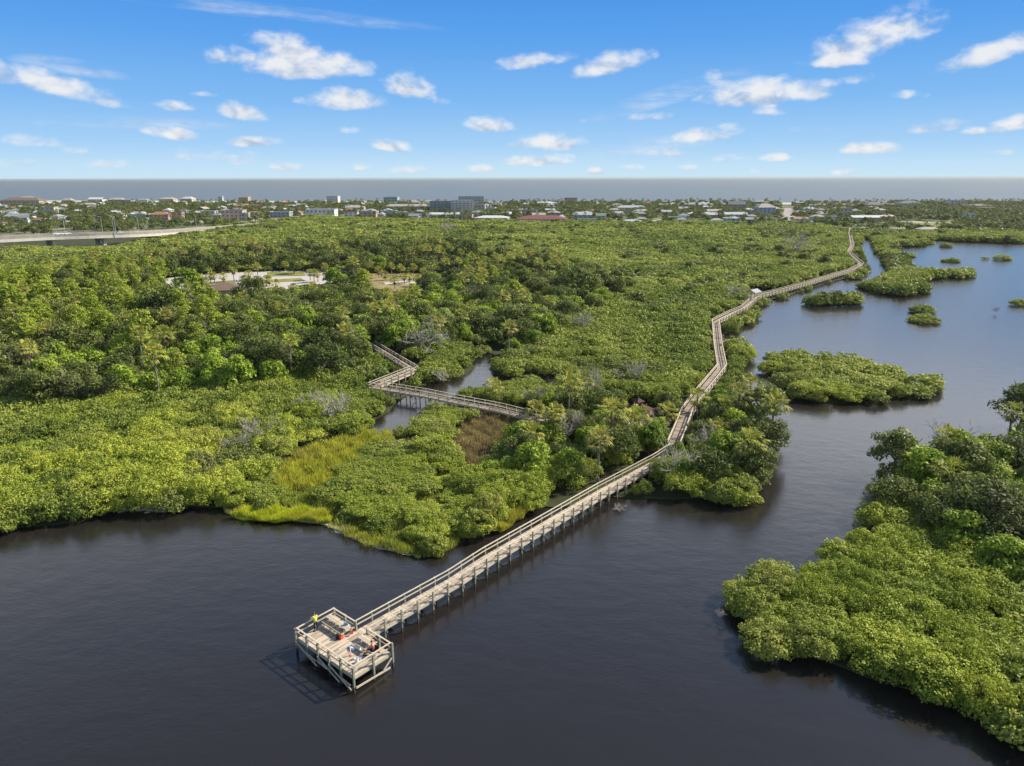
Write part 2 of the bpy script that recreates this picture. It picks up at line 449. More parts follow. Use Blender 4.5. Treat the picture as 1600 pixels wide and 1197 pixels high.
# parking lot in the forest
LOTP = [(248, 439), (262, 434), (300, 431), (330, 428), (380, 425), (420, 423.5), (470, 423), (520, 424.5), (546, 428), (540, 435), (520, 441), (470, 449), (430, 455), (385, 462), (352, 469), (300, 462), (262, 449)]
sheet('parking_lot', W([(x, y, .3) for x, y in LOTP]), MT['lot'], 0.288)
for i, P in enumerate(([(322, 441.5), (372, 437.5), (375, 442), (322, 444)], [(418, 425.5), (474, 424.5), (478, 431), (418, 432)],
                       [(405, 438.5), (470, 434.5), (476, 439), (405, 442)], [(376, 445.5), (404, 444), (420, 447), (378, 450)])):
    sheet('lot_lawn', W([(x, y, .3) for x, y in P]), MT['lawn'], 0.40, (), 0.115)
DRYP = [(552, 440), (566, 429), (600, 425), (660, 427), (730, 430), (728, 440), (668, 446), (640, 461), (612, 464), (590, 452)]
sheet('dry_clearing', W([(x, y, .3) for x, y in DRYP]), MT['dry_lawn'], 0.284)
sheet('sandy_track', W([(x, y, .3) for x, y in [(600, 441), (640, 438), (690, 437), (725, 432), (728, 435), (690, 441), (640, 443), (602, 444.5)]]), MT['beach'], 0.290)
# sandy strip and wrack line left of the pier
sheet('sandy_shore', W([(468, 815.5), (500, 818.5), (535, 833.5), (565, 848), (606, 860), (640, 867), (640, 862), (590, 845), (545, 822), (500, 808)]), MT['sandbank'], 0.17, (), 0.4)
sheet('cove_bank', W([(184, 801.5), (206, 796.5), (258, 800.5), (260, 794), (205, 790), (186, 795)]), MT['sandbank'], 0.17, (), 0.4)

# grass zones (photo pixels of the ground)
G_BRIGHT = [(358, 807), (385, 798), (430, 797), (480, 799), (512, 804), (518, 816), (495, 817), (470, 815), (430, 817), (395, 813)]
G_OLIVE = [(430, 742), (470, 712), (500, 700), (530, 690), (562, 690), (565, 702), (545, 716), (515, 728), (480, 740), (440, 750)]
G_OLIVEX = [(425, 745), (470, 708), (500, 697), (530, 688), (575, 686), (580, 704), (560, 728), (530, 750), (490, 765), (440, 768)]
G_DRYX = [(700, 740), (705, 690), (722, 664), (742, 650), (775, 642), (815, 650), (812, 675), (785, 700), (770, 730), (745, 752)]
G_OLIVE2 = [(775, 828), (800, 800), (815, 792), (826, 798), (818, 810), (800, 822), (782, 832)]
G_DRY = [(722, 722), (714, 690), (728, 668), (745, 652), (775, 646), (805, 652), (800, 668), (768, 690), (755, 715), (738, 735)]
TURF = []
G_SHORE = [(515, 815), (560, 828), (600, 843), (650, 862), (640, 866), (600, 857), (560, 846), (525, 830)]
G_RUST = [(560, 684), (575, 678), (605, 680), (612, 690), (590, 697), (565, 697)]

PAV = px(997, 637, 3.6)
PIER_L = [(556.2, 972.7), (700.6, 891), (753.75, 857), (835, 811.6), (935, 755), (1021, 710), (1046, 694)]
BW_C = [(1053, 693), (1066, 662), (1073, 643), (1088, 621), (1128, 572), (1122, 540), (1118, 501), (1145, 487.5), (1163, 480), (1182, 462.5), (1228.7, 450.5), (1262.5, 441.5), (1296, 431.5),
        (1330, 421.5), (1343.5, 415), (1346, 411.5), (1336.7, 404), (1326.6, 394), (1331.7, 384), (1328, 364), (1330, 355)]
IN_C = [(582, 538), (612, 556), (647, 577), (585, 602), (610, 606), (663, 614.5), (712, 624.5), (780, 637.5), (829, 650), (856, 653)]
PIER_W = 1.5
for nm, P, m_ in (('grass_ground', G_BRIGHT, 'grass_turf'), ('olive_grass_ground', G_OLIVEX, 'olive_turf'), ('inlet_grass_ground', G_OLIVE2, 'olive_turf'), ('mound_grass_ground', G_RUST, 'olive_turf'), ('dry_grass_ground', G_DRYX, 'dry_turf')):
    sheet(nm, shore_poly(inset(W([(x, y, .2) for x, y in P]), .55), 7, 1.0, .35), MT[m_], .20, (), .4)
def off_line0(P, d):
    P = [np.array([p[0], p[1], 0.0]) for p in P]; out = []
    for i, p in enumerate(P):
        t = P[min(i + 1, len(P) - 1)] - P[max(i - 1, 0)]; t /= np.linalg.norm(t)
        out.append(p + np.array([t[1], -t[0], 0]) * d * (.6 + .4 * math.sin(i * 1.7)))
    return out
WR = [px(x, y, .03) for x, y in [(470, 815), (490, 814.5), (508, 818), (522, 827), (545, 838), (575, 850), (605, 859), (640, 867), (665, 872)]]
sheet('wrack_line', off_line0(smooth_loop(WR, .8, .10, False, 3), .16) + off_line0(smooth_loop(WR, .8, .10, False, 3), -.16)[::-1], MT['beach'], .03)
def off_line(P, off):
    """shift a plan polyline sideways, to the right of its direction"""
    P = [np.asarray(p, float) for p in P]; out = []
    for i, p in enumerate(P):
        a = P[max(i - 1, 0)]; b = P[min(i + 1, len(P) - 1)]
        d1 = (p - a)[:2]; d2 = (b - p)[:2]
        d1 = d1 / (np.linalg.norm(d1) or 1); d2 = d2 / (np.linalg.norm(d2) or 1)
        d = d1 + d2; d /= np.linalg.norm(d)
        k = 1 / max(0.5, abs(d @ (d2 if i < len(P) - 1 else d1)))
        out.append(p + np.array([d[1], -d[0], 0]) * off * k)
    return out
PIER_LEFT = [px(x, y, 2.25) for x, y in PIER_L]
PIER_CEN = [np.array([p[0], p[1], 1.35]) for p in off_line(PIER_LEFT, PIER_W / 2)]
BW_CEN = [np.array([*px(x, y, 2.0)[:2], 1.5]) for x, y in BW_C]
IN_CEN = [np.array([*px(x, y, 1.9)[:2], 1.6]) for x, y in IN_C]

# parts of the view that plants must leave open: the boardwalks and the open water between them
KEEP_LINES = [([(x, y) for x, y in PIER_L[:6]], 9), ([(596, 972), (672, 930), (762, 877), (850, 822), (954, 764), (1012, 726)], 12), (BW_C[1:5], 8), (BW_C[4:7], 8), (BW_C[6:10], 5), (BW_C[9:14], 4), (BW_C[13:17], 3.5), (BW_C[16:], 3),
              (IN_C[:4], 7), ([(612, 607), (663, 614.5), (712, 624.5), (780, 637.5), (832, 650)], 8)]
KEEP_POLYS = [[(578, 670), (590, 655), (614, 640), (618, 620), (650, 614), (668, 620), (664, 636), (644, 656), (622, 664), (602, 676)],
              [(652, 609), (664, 600), (698, 597), (714, 588), (742, 574), (748, 560), (762, 562), (768, 584), (778, 593), (768, 602), (735, 603), (709, 608)],
              [(850, 592), (885, 593), (885, 597), (850, 597)], [(992, 587), (1010, 587), (1010, 593), (992, 594)], [(983, 425), (998, 425), (998, 432), (983, 432)],
              [(318, 436), (320, 428), (420, 422), (470, 422), (545, 427), (530, 437), (478, 443), (450, 448), (420, 446), (372, 460), (352, 459), (326, 443)],
              [(246, 437), (285, 430), (290, 446), (268, 450)],
              [(570, 443), (590, 435), (606, 431), (646, 434), (650, 440), (630, 451), (604, 454)],
              [(980, 628), (995, 624), (1014, 632), (1012, 640), (986, 645)],
              [(1172, 448), (1188, 448), (1186, 460), (1170, 462)],
              [(0, 340), (60, 345), (250, 352), (330, 352), (300, 358), (245, 366), (183, 382), (140, 384), (70, 383), (25, 382), (0, 386)],
              [(1343, 377), (1358, 377), (1378, 410), (1386, 425), (1368, 432), (1352, 438), (1310, 447), (1316, 441), (1350, 432), (1362, 420)],
              G_BRIGHT, G_OLIVE, G_DRY, [(520, 828), (560, 846), (600, 858), (600, 852), (560, 836), (530, 822)]]

def blocked(pix):
    r = np.zeros(len(pix), bool)
    for l, w in KEEP_LINES:
        r |= distline(pix, l) < w
    for p in KEEP_POLYS:
        r |= inpoly(pix, p)
    return r

def fit_height(base, h, r, steps=(1.0, 0.82, 0.66, 0.52, 0.4)):
    """largest scale at which a plant at each base leaves the open parts open; 0 where none does"""
    n = len(base); out = np.zeros(n); h = np.broadcast_to(h, (n,)); r = np.broadcast_to(r, (n,))
    todo = np.ones(n, bool)
    for s in steps:
        bad = np.zeros(n, bool)
        for dx, dy, kz in ((0, 0, 1.0), (-.8, 0, .75), (.8, 0, .75), (0, -.8, .5), (0, 0, .6), (-.95, -.3, .4), (.95, -.3, .4), (0, .7, .7)):
            Q = base.copy(); Q[:, 0] += dx * r * s; Q[:, 1] += dy * r * s; Q[:, 2] += kz * h * s
            bad |= blocked(proj(Q))
        ok = todo & ~bad
        out[ok] = s
        todo &= ~ok
    return out

ALL_WALKS = [PIER_CEN, BW_CEN, IN_CEN]
def walk_dist(P):
    return np.min([distline(P, w) for w in ALL_WALKS], axis=0)

def in_land(P):
    return ((inpoly(P, main_loop) & ~inpoly(P, creek_loop) & ~inpoly(P, pond_loop) & ~inpoly(P, pool_loop)) | inpoly(P, BIG) | inpoly(P, MID) | inpoly(P, LOBE))

# vegetation zones, as the photo shows the crowns
Z_FOREST = [(-200, 470), (0, 448), (60, 424), (150, 412), (250, 394), (350, 385), (420, 383), (520, 384), (600, 378), (690, 375), (740, 382), (800, 398), (880, 412), (940, 428), (962, 446),
            (930, 470), (880, 488), (840, 520), (790, 548), (740, 540), (700, 520), (660, 530), (640, 545), (600, 545), (560, 548), (520, 570), (450, 582), (380, 590), (300, 592), (220, 598), (120, 605), (0, 612), (-200, 620)]
Z_HEAD = [(745, 700), (790, 655), (835, 640), (850, 606), (900, 600), (980, 606), (1060, 610), (1105, 606), (1180, 612), (1240, 650), (1245, 760), (1190, 790), (1000, 800), (940, 760), (930, 715), (850, 720), (780, 715)]
Z_PEN = [(1330, 760), (1376, 760), (1440, 775), (1500, 820), (1545, 850), (1570, 870), (1640, 880), (1900, 900), (1900, 560), (1340, 600)]
# ------------------------------------------------------------------ sky, sun, air
SUN_EL, SUN_AZ = 37.0, 23.4      # azimuth measured from +X towards +Y
world = bpy.data.worlds.new('World'); scene.world = world
world.use_nodes = True
nt = world.node_tree
for n in list(nt.nodes): nt.nodes.remove(n)
L = nt.links.new
wo = nt.nodes.new('ShaderNodeOutputWorld')
sky = nt.nodes.new('ShaderNodeTexSky'); sky.sky_type = 'NISHITA'
sky.sun_disc = False
sky.sun_elevation = math.radians(SUN_EL)
sky.sun_rotation = math.radians(90 - SUN_AZ)
sky.altitude = 40; sky.air_density = 1.0; sky.dust_density = 0.35; sky.ozone_density = 2.2
SKY_STR = 0.105
SUNK = 0
# clouds: soft puffs at fixed directions of the sky (azimuth, elevation), broken up by noise
tc = nt.nodes.new('ShaderNodeTexCoord')
sx = nt.nodes.new('ShaderNodeSeparateXYZ'); L(tc.outputs['Generated'], sx.inputs[0])
def mth(op, a, b=None, c=None, clamp=False):
    n = nt.nodes.new('ShaderNodeMath'); n.operation = op; n.use_clamp = clamp
    for i, v in enumerate((a, b, c)):
        if v is None: continue
        if isinstance(v, (int, float)): n.inputs[i].default_value = v
        else: L(v, n.inputs[i])
    return n.outputs[0]
az = mth('ARCTAN2', sx.outputs[0], sx.outputs[1])
el = mth('ARCSINE', sx.outputs[2])
# clear air low over the sea: blue thinning to pale cyan at the horizon, blended into the sky model higher up
EXPO = 0.85
lowr = ramp(nt, [(0.0, (.60, .79, .92)), (.035, (.54, .76, .935)), (.10, (.385, .64, .93)), (.22, (.225, .50, .90)), (.40, (.112, .37, .85)), (.60, (.058, .28, .79)), (1.0, (.036, .20, .66))])
L(mth('DIVIDE', mth('MAXIMUM', el, 0.0), 0.42), lowr.inputs[0])
wgt = node(nt, 'ShaderNodeMapRange', interpolation_type='SMOOTHSTEP', i_1=0.34, i_2=0.95, i_3=1.0, i_4=0.0); L(el, wgt.inputs[0])
nis = nt.nodes.new('ShaderNodeVectorMath'); nis.operation = 'SCALE'; nis.inputs['Scale'].default_value = SKY_STR; L(sky.outputs[0], nis.inputs[0])
lws = nt.nodes.new('ShaderNodeVectorMath'); lws.operation = 'SCALE'; lws.inputs['Scale'].default_value = 2 ** -EXPO; L(lowr.outputs[0], lws.inputs[0])
# bright veil added out of view for paler water and fill light, brighter sunward
vr = ramp(nt, [(0.0, (2.2, 2.25, 2.3)), (.24, (2.2, 2.25, 2.3)), (.34, (1.15, 1.25, 1.40)), (.44, (.40, .62, 1.02)), (.58, (.16, .30, .62)), (1.0, (.13, .26, .54))])
L(mth('DIVIDE', mth('MAXIMUM', el, 0.0), 1.2), vr.inputs[0])
vdot = nt.nodes.new('ShaderNodeVectorMath'); vdot.operation = 'DOT_PRODUCT'; vdot.inputs[1].default_value = (math.cos(math.radians(SUN_AZ)), math.sin(math.radians(SUN_AZ)), 0); L(tc.outputs['Generated'], vdot.inputs[0])
vsc = nt.nodes.new('ShaderNodeVectorMath'); vsc.operation = 'SCALE'; L(vr.outputs[0], vsc.inputs[0]); L(mth('MULTIPLY_ADD', vdot.outputs['Value'], .34 * 2 ** -EXPO, .74 * 2 ** -EXPO), vsc.inputs['Scale'])
veil = node(nt, 'ShaderNodeMix', data_type='RGBA'); L(vsc.outputs[0], veil.inputs[7])
vw = node(nt, 'ShaderNodeMapRange', interpolation_type='SMOOTHSTEP', i_1=0.216, i_2=0.255, i_3=0.0, i_4=0.85); L(el, vw.inputs[0])
skm = node(nt, 'ShaderNodeMix', data_type='RGBA'); L(wgt.outputs[0], skm.inputs[0]); L(nis.outputs[0], skm.inputs[6]); L(lws.outputs[0], skm.inputs[7])
L(vw.outputs[0], veil.inputs[0]); L(skm.outputs[2], veil.inputs[6])
bg = node(nt, 'ShaderNodeBackground', i_Strength=1.0); L(veil.outputs[2], bg.inputs['Color'])
P_ = nt.nodes.new('ShaderNodeCombineXYZ'); L(az, P_.inputs[0]); L(el, P_.inputs[1])
def ang(x, y):
    d = CM @ np.array([(x - 800) / FPX, -(y - 598.5) / FPX, -1.0]); d /= np.linalg.norm(d)
    return math.atan2(d[0], d[1]), math.asin(d[2])
CLOUDS = [(480, 108, 92, 26, 1.15, 0), (443, 72, 52, 20, .8, .1), (355, 90, 34, 17, .8, -.1), (70, 133, 92, 21, .95, .22), (538, 160, 64, 21, 1, 0), (640, 139, 42, 24, 1, .1),
          (382, 178, 40, 17, .85, .15), (278, 169, 36, 9, .7, .1), (269, 210, 36, 13, .95, .1), (395, 223, 40, 11, 1, 0), (610, 230, 38, 13, 1, .15), (640, 268, 38, 8, .7, 0),
          (765, 198, 40, 15, 1, .05), (340, 248, 85, 13, .5, .05), (40, 224, 42, 12, .6, 0), (25, 256, 38, 9, .5, 0), (835, 98, 60, 15, .85, -.1), (956, 104, 60, 21, 1.05, -.2),
          (1192, 150, 92, 25, 1.1, -.02), (1050, 152, 110, 17, .42, -.25), (1362, 66, 84, 38, .85, -.2), (1318, 99, 36, 12, .9, 0), (1515, 98, 42, 19, .8, -.2), (1588, 76, 44, 22, .7, -.4),
          (1330, 126, 36, 10, .6, -.1), (1020, 183, 40, 9, .8, -.05), (1100, 214, 58, 15, .85, -.12), (1052, 240, 44, 11, .7, 0), (856, 226, 62, 17, 1, 0), (840, 253, 68, 12, .95, -.03),
          (752, 265, 26, 8, .8, 0), (1212, 248, 25, 8, .9, 0), (1360, 234, 38, 12, 1, 0), (1470, 199, 36, 12, .85, -.1), (1521, 206, 16, 7, .8, 0), (1582, 197, 32, 13, .9, -.15),
          (930, 269, 17, 8, .9, 0), (1320, 270, 22, 7, .8, -.1), (1295, 206, 16, 7, .6, 0), (380, 17, 250, 12, .36, .05), (1000, 235, 120, 16, .34, -.12), (110, 108, 60, 12, .45, .1), (1110, 125, 30, 14, .55, 0),
          (1205, 175, 26, 9, .6, 0), (1130, 250, 40, 8, .5, 0), (200, 195, 130, 10, .3, 0), (450, 262, 30, 7, .7, 0), (545, 205, 20, 8, .6, 0), (690, 160, 22, 8, .55, .1), (905, 190, 16, 7, .55, 0), (165, 258, 34, 8, .6, 0), (120, 238, 26, 7, .55, 0), (1245, 205, 20, 7, .55, 0), (1415, 150, 26, 7, .5, .05), (1085, 262, 26, 6, .6, 0), (1560, 240, 24, 6, .5, 0), (320, 148, 20, 6, .6, 0), (985, 262, 24, 6, .55, 0), (1180, 268, 30, 6, .6, 0), (560, 262, 26, 6, .6, 0)]
Msum = Vsum = Wsum = None
for x, y, a, b, s, k in CLOUDS:
    c = ang(x, y)
    a_, b_ = a * 1.14 / FPX, b * 1.20 / FPX
    d = nt.nodes.new('ShaderNodeVectorMath'); d.operation = 'SUBTRACT'; d.inputs[1].default_value = (*c, 0); L(P_.outputs[0], d.inputs[0])
    X = nt.nodes.new('ShaderNodeVectorMath'); X.operation = 'DOT_PRODUCT'; X.inputs[1].default_value = (1 / a_, 0, 0); L(d.outputs[0], X.inputs[0])
    Y = nt.nodes.new('ShaderNodeVectorMath'); Y.operation = 'DOT_PRODUCT'; Y.inputs[1].default_value = (k / b_, 1 / b_, 0); L(d.outputs[0], Y.inputs[0])
    yy = Y.outputs['Value']
    y2 = mth('MAXIMUM', yy, mth('MULTIPLY', yy, -1.9))
    r2 = mth('MULTIPLY_ADD', y2, y2, mth('MULTIPLY', X.outputs['Value'], X.outputs['Value']))
    m = mth('SUBTRACT', 1.0, r2, clamp=True)
    if s < .5:
        Wsum = mth('MULTIPLY_ADD', m, s, Wsum if Wsum is not None else 0.0)
        continue
    Msum = mth('MULTIPLY_ADD', m, s, Msum if Msum is not None else 0.0)
    Vsum = mth('MULTIPLY_ADD', m, mth('MULTIPLY', yy, s), Vsum if Vsum is not None else 0.0)
mp = node(nt, 'ShaderNodeMapping'); mp.inputs['Scale'].default_value = (1, 1.55, 1); L(P_.outputs[0], mp.inputs[0])
nz = node(nt, 'ShaderNodeTexNoise', i_Scale=30.0, i_Detail=8.0, i_Roughness=0.56, i_Distortion=0.25); L(mp.outputs[0], nz.inputs['Vector'])
mp2 = node(nt, 'ShaderNodeMapping'); mp2.inputs['Location'].default_value = (-0.006, -0.012, 0); mp2.inputs['Scale'].default_value = (1, 1.55, 1); L(P_.outputs[0], mp2.inputs[0])
nz2 = node(nt, 'ShaderNodeTexNoise', i_Scale=30.0, i_Detail=5.0, i_Roughness=0.5, i_Distortion=0.25); L(mp2.outputs[0], nz2.inputs['Vector'])
fld = mth('ADD', mth('MULTIPLY', Msum, 0.95), mth('MULTIPLY', mth('SUBTRACT', nz.outputs[0], 0.5), 1.75))
mr = node(nt, 'ShaderNodeMapRange', interpolation_type='SMOOTHSTEP', i_1=0.16, i_2=1.05); L(fld, mr.inputs[0])
inside = mth('MULTIPLY', Msum, 9.0, clamp=True)
dens = mth('MULTIPLY', mr.outputs[0], mth('MULTIPLY', inside, 0.88))
mpw = node(nt, 'ShaderNodeMapping'); mpw.inputs['Scale'].default_value = (1, 7, 1); mpw.inputs['Rotation'].default_value = (0, 0, .18); L(P_.outputs[0], mpw.inputs[0])
nzw = node(nt, 'ShaderNodeTexNoise', i_Scale=9.0, i_Detail=6.0, i_Roughness=0.6); L(mpw.outputs[0], nzw.inputs['Vector'])
wr = node(nt, 'ShaderNodeMapRange', interpolation_type='SMOOTHSTEP', i_1=0.36, i_2=0.72); L(nzw.outputs[0], wr.inputs[0])
dens = mth('MAXIMUM', dens, mth('MULTIPLY', mth('MULTIPLY', Wsum, 1.25), wr.outputs[0]))
vrel = mth('DIVIDE', Vsum, mth('MAXIMUM', Msum, 0.02))
lit = mth('ADD', mth('MULTIPLY', vrel, 0.55), mth('MULTIPLY', mth('SUBTRACT', nz.outputs[0], nz2.outputs[0]), 2.2))
lit = mth('ADD', lit, 0.56, clamp=True)
cr = ramp(nt, [(0.12, (0.50, 0.60, 0.76)), (0.5, (0.80, 0.83, 0.89)), (0.85, (0.98, 0.98, 0.97))]); L(lit, cr.inputs[0])
mixc = node(nt, 'ShaderNodeMix', data_type='RGBA'); 
CLOUD_GAIN = 0.93 * 2 ** -EXPO
cc = nt.nodes.new('ShaderNodeVectorMath'); cc.operation = 'SCALE'; cc.inputs['Scale'].default_value = CLOUD_GAIN; L(cr.outputs[0], cc.inputs[0])
L(dens, mixc.inputs[0]); L(veil.outputs[2], mixc.inputs[6]); L(cc.outputs[0], mixc.inputs[7])
bgc = node(nt, 'ShaderNodeBackground', i_Strength=1.0); L(mixc.outputs[2], bgc.inputs['Color'])
# the cloud deck lies in one band of the sky
band = mth('MULTIPLY', mth('LESS_THAN', mth('ABSOLUTE', az), 0.80), mth('MULTIPLY', mth('GREATER_THAN', el, -0.002), mth('LESS_THAN', el, 0.34)))
msw = nt.nodes.new('ShaderNodeMixShader'); L(band, msw.inputs[0]); L(bg.outputs[0], msw.inputs[1]); L(bgc.outputs[0], msw.inputs[2])
L(msw.outputs[0], wo.inputs['Surface'])

sd = bpy.data.lights.new('sun', 'SUN'); sd.energy = 4.5; sd.angle = math.radians(0.53); sd.color = (1.0, 0.925, 0.80)
sun = bpy.data.objects.new('sun', sd); COL.objects.link(sun)
ce, se = math.cos(math.radians(SUN_EL)), math.sin(math.radians(SUN_EL))
sdir = Vector((ce * math.cos(math.radians(SUN_AZ)), ce * math.sin(math.radians(SUN_AZ)), se))
sun.rotation_euler = (-sdir).to_track_quat('-Z', 'Y').to_euler()
sun.location = (60, 40, 90)

scene.view_settings.view_transform = 'Standard'
scene.view_settings.look = 'None'
scene.view_settings.exposure = EXPO
scene.view_settings.gamma = 1.0
scene.cycles.max_bounces = 6; scene.cycles.diffuse_bounces = 3; scene.cycles.glossy_bounces = 3; scene.cycles.transmission_bounces = 3
scene.cycles.volume_bounces = 1
scene.cycles.caustics_reflective = False; scene.cycles.caustics_refractive = False
scene.cycles.use_denoising = True
scene.cycles.denoiser = 'OPENIMAGEDENOISE'
scene.cycles.denoising_input_passes = 'RGB_ALBEDO_NORMAL'
scene.cycles.denoising_prefilter = 'ACCURATE'
# ------------------------------------------------------------------ plants
def unit(v):
    return v / np.maximum(np.linalg.norm(v, axis=-1, keepdims=True), 1e-9)

def leaf_cards(C, N, size, r, slim=0.62):
    """one small diamond-shaped leaf spray per centre"""
    n = len(C)
    T = unit(np.cross(N, unit(r.normal(size=(n, 3)))))
    B = np.cross(N, T)
    s = size * r.uniform(0.65, 1.35, (n, 1))
    V = np.stack([C + T * s, C + B * s * slim, C - T * s, C - B * s * slim], 1).reshape(-1, 3)
    return V

def tufts(centers, radii, per, size, r, up=0.45, rnd=0.6, low=-0.45, squash=0.8):
    out = []
    for c, rad in zip(centers, radii):
        k = int(per * (rad / np.mean(radii)) ** 2) + 1
        d = unit(r.normal(size=(k * 2, 3)))
        d = d[d[:, 2] > low][:k]
        k = len(d)
        C = c + d * rad * r.uniform(0.62, 1.08, (k, 1)) * np.array([1, 1, squash])
        N = unit(d + np.array([0, 0, up]) + r.normal(size=(k, 3)) * rnd)
        out.append(leaf_cards(C, N, size, r))
    return np.concatenate(out)

def crown_mangrove(r, R=2.3, H=3.4, nt=19, per=88, size=0.098, dome=.42, skirt=True):
    cs = []; rr = []
    for i in range(nt):
        a = i * 2.39996 + r.uniform(-.4, .4); q = math.sqrt((i + 0.4) / nt) * R * 0.86
        z = H * (0.90 - dome * (q / R) ** 2) + r.normal(0, 0.34)
        t = r.uniform(0.30, 0.66) * R / 2.3
        cs.append((q * math.cos(a), q * math.sin(a), z - t * 0.6)); rr.append(t)
    for i in range(nt if skirt else 3):        # the skirt that hangs towards the mud or the water
        a = r.uniform(0, 2 * PI); q = R * r.uniform(.65, .95)
        cs.append((q * math.cos(a), q * math.sin(a), H * r.uniform(.10, .45))); rr.append(r.uniform(.5, .8) * R / 2.3)
    return tufts(np.array(cs), np.array(rr), per, size, r)

def crown_round(r, R, z0, z1, nt, per, size, lump=0.34, flat=0.0, **kw):
    """lumpy crown between heights z0 and z1"""
    cs = []; rr = []
    ex, ey = r.uniform(.85, 1.15), r.uniform(.85, 1.15)
    off = r.normal(0, .12, 2) * R
    for i in range(nt):
        d = unit(r.normal(size=3)); d[2] = abs(d[2]) * 1.0 - 0.28
        q = r.uniform(0.55, 0.86)
        prof = 1.0 - flat * max(0, d[2])
        p = np.array([d[0] * R * q * ex + off[0] * d[2], d[1] * R * q * ey + off[1] * d[2], 0])
        p[2] = z0 + (z1 - z0) * (0.30 + 0.62 * d[2] * q / 0.8 * prof) + r.normal(0, .03) * (z1 - z0)
        cs.append(p); rr.append(R * lump * r.uniform(.7, 1.25))
    for i in range(nt // 4):
        cs.append(np.array([r.normal(0, .25) * R, r.normal(0, .25) * R, z0 + (z1 - z0) * r.uniform(.5, .75)])); rr.append(R * lump)
    return tufts(np.array(cs), np.array(rr), per, size, r, **kw)

def crown_pine(r, R, z0, z1, nt, per, size):
    cs = []; rr = []
    for i in range(nt):
        t = r.uniform(0, 1); a = r.uniform(0, 2 * PI)
        q = R * (1.05 - 0.75 * t) * r.uniform(.3, 1.0)
        cs.append((q * math.cos(a), q * math.sin(a), z0 + (z1 - z0) * (0.06 + 0.9 * t))); rr.append(R * r.uniform(.22, .36))
    return tufts(np.array(cs), np.array(rr), per, size, r, up=.6, rnd=.6, squash=.55)

def quads(V):
    return np.arange(len(V), dtype=np.int32).reshape(-1, 4)

def leaf_mesh(name, V, mat):
    return mesh_np(name, V, [quads(V)], [mat])

def limbs(mb, r, h, rad, R, ztop, n=5, sides=6):
    lean = r.normal(0, .05, 2) * h
    pts = [np.array([lean[0] * t * t, lean[1] * t * t, h * t]) for t in (0, .3, .6, 1.0)]
    mb.tube(pts, [rad * 1.35, rad, rad * .85, rad * .6], sides)
    for i in range(n):
        a = 2 * PI * i / n + r.uniform(-.4, .4)
        b = pts[2] * (1 - .3) + pts[3] * .3 if i % 2 else pts[2]
        e = np.array([math.cos(a) * R * .75, math.sin(a) * R * .75, ztop * r.uniform(.62, .9)])
        mb.tube([b, b * .55 + e * .45 + np.array([0, 0, -.06 * h]), e], [rad * .5, rad * .33, rad * .1], 4, cap=False)

def palm_crown(r, nf=24, L_=1.35, seg=9):
    """fan fronds on arching stalks; returns live and hanging dead fronds"""
    live, dead = [], []
    def fan(base, dirv, stalk, rad, droop, out):
        d = unit(np.array(dirv)); side = unit(np.cross(d, [0, 0, 1.0]) + 1e-6); up = np.cross(side, d)
        c = base + d * stalk
        for j in range(seg):
            t = (j / (seg - 1) - .5) * 2 * 1.25
            u = d * math.cos(t) + side * math.sin(t)
            l = rad * (1 - .16 * abs(t)) * r.uniform(.85, 1.1)
            wv = np.cross(u, up) * 0.085 * rad
            tip = c + u * l + np.array([0, 0, -droop * l * (.5 + .5 * abs(t))]) + up * .05
            mid = c + u * l * .55 + np.array([0, 0, -droop * l * .12]) + up * (.10 if j % 2 else .04)
            out.extend([c, mid + wv, tip, mid - wv])
        wv = side * .035
        out.extend([base - wv, base + wv, c + wv, c - wv])
    for i in range(nf):
        a = i * 2.39996 + r.uniform(-.2, .2); e = math.radians(78 - 105 * (i / nf) ** 0.9 + r.uniform(-8, 8))
        fan(np.array([0, 0, 0.0]), (math.cos(a) * math.cos(e), math.sin(a) * math.cos(e), math.sin(e)), L_ * r.uniform(.62, .85), L_ * r.uniform(.62, .8), .45, live)
    for i in range(8):
        a = i * 0.785 + r.uniform(-.3, .3); e = math.radians(r.uniform(-75, -55))
        fan(np.array([0, 0, -.1]), (math.cos(a) * math.cos(e), math.sin(a) * math.cos(e), math.sin(e)), L_ * .5, L_ * .5, .3, dead)
    return np.array(live), np.array(dead)

def bare_tree(r, h, spread, n0=6):
    mb = MB()
    def grow(p, d, l, rad, depth):
        q = p + d * l
        m = (p + q) / 2 + r.normal(0, .07, 3) * l
        mb.tube([p, m, q], [rad, rad * .82, rad * .6], 4 if depth else 5, cap=False)
        if depth >= 4 or rad < .008: return
        for k in range(3 if depth < 3 else 2):
            nd = unit(d * .75 + unit(r.normal(size=3)) * .75 + np.array([0, 0, .12]))
            grow(m if k == 2 else q, nd, l * r.uniform(.55, .8), rad * .6, depth + 1)
    for i in range(n0):
        a = 2 * PI * i / n0 + r.uniform(-.4, .4)
        grow(np.array([r.normal(0, .15), r.normal(0, .15), 0]), unit(np.array([math.cos(a) * spread, math.sin(a) * spread, 1.0])), h * .36, h * .016 + .018, 0)
    return mb

# --- model meshes, shared by every copy
VR = np.random.default_rng(3)
def lod(fn, levels):
    return [fn(*l) for l in levels]
MANG = [crown_mangrove(VR, VR.uniform(2.0, 2.6), VR.uniform(2.6, 3.2), VR.integers(36, 44)) for _ in range(6)]
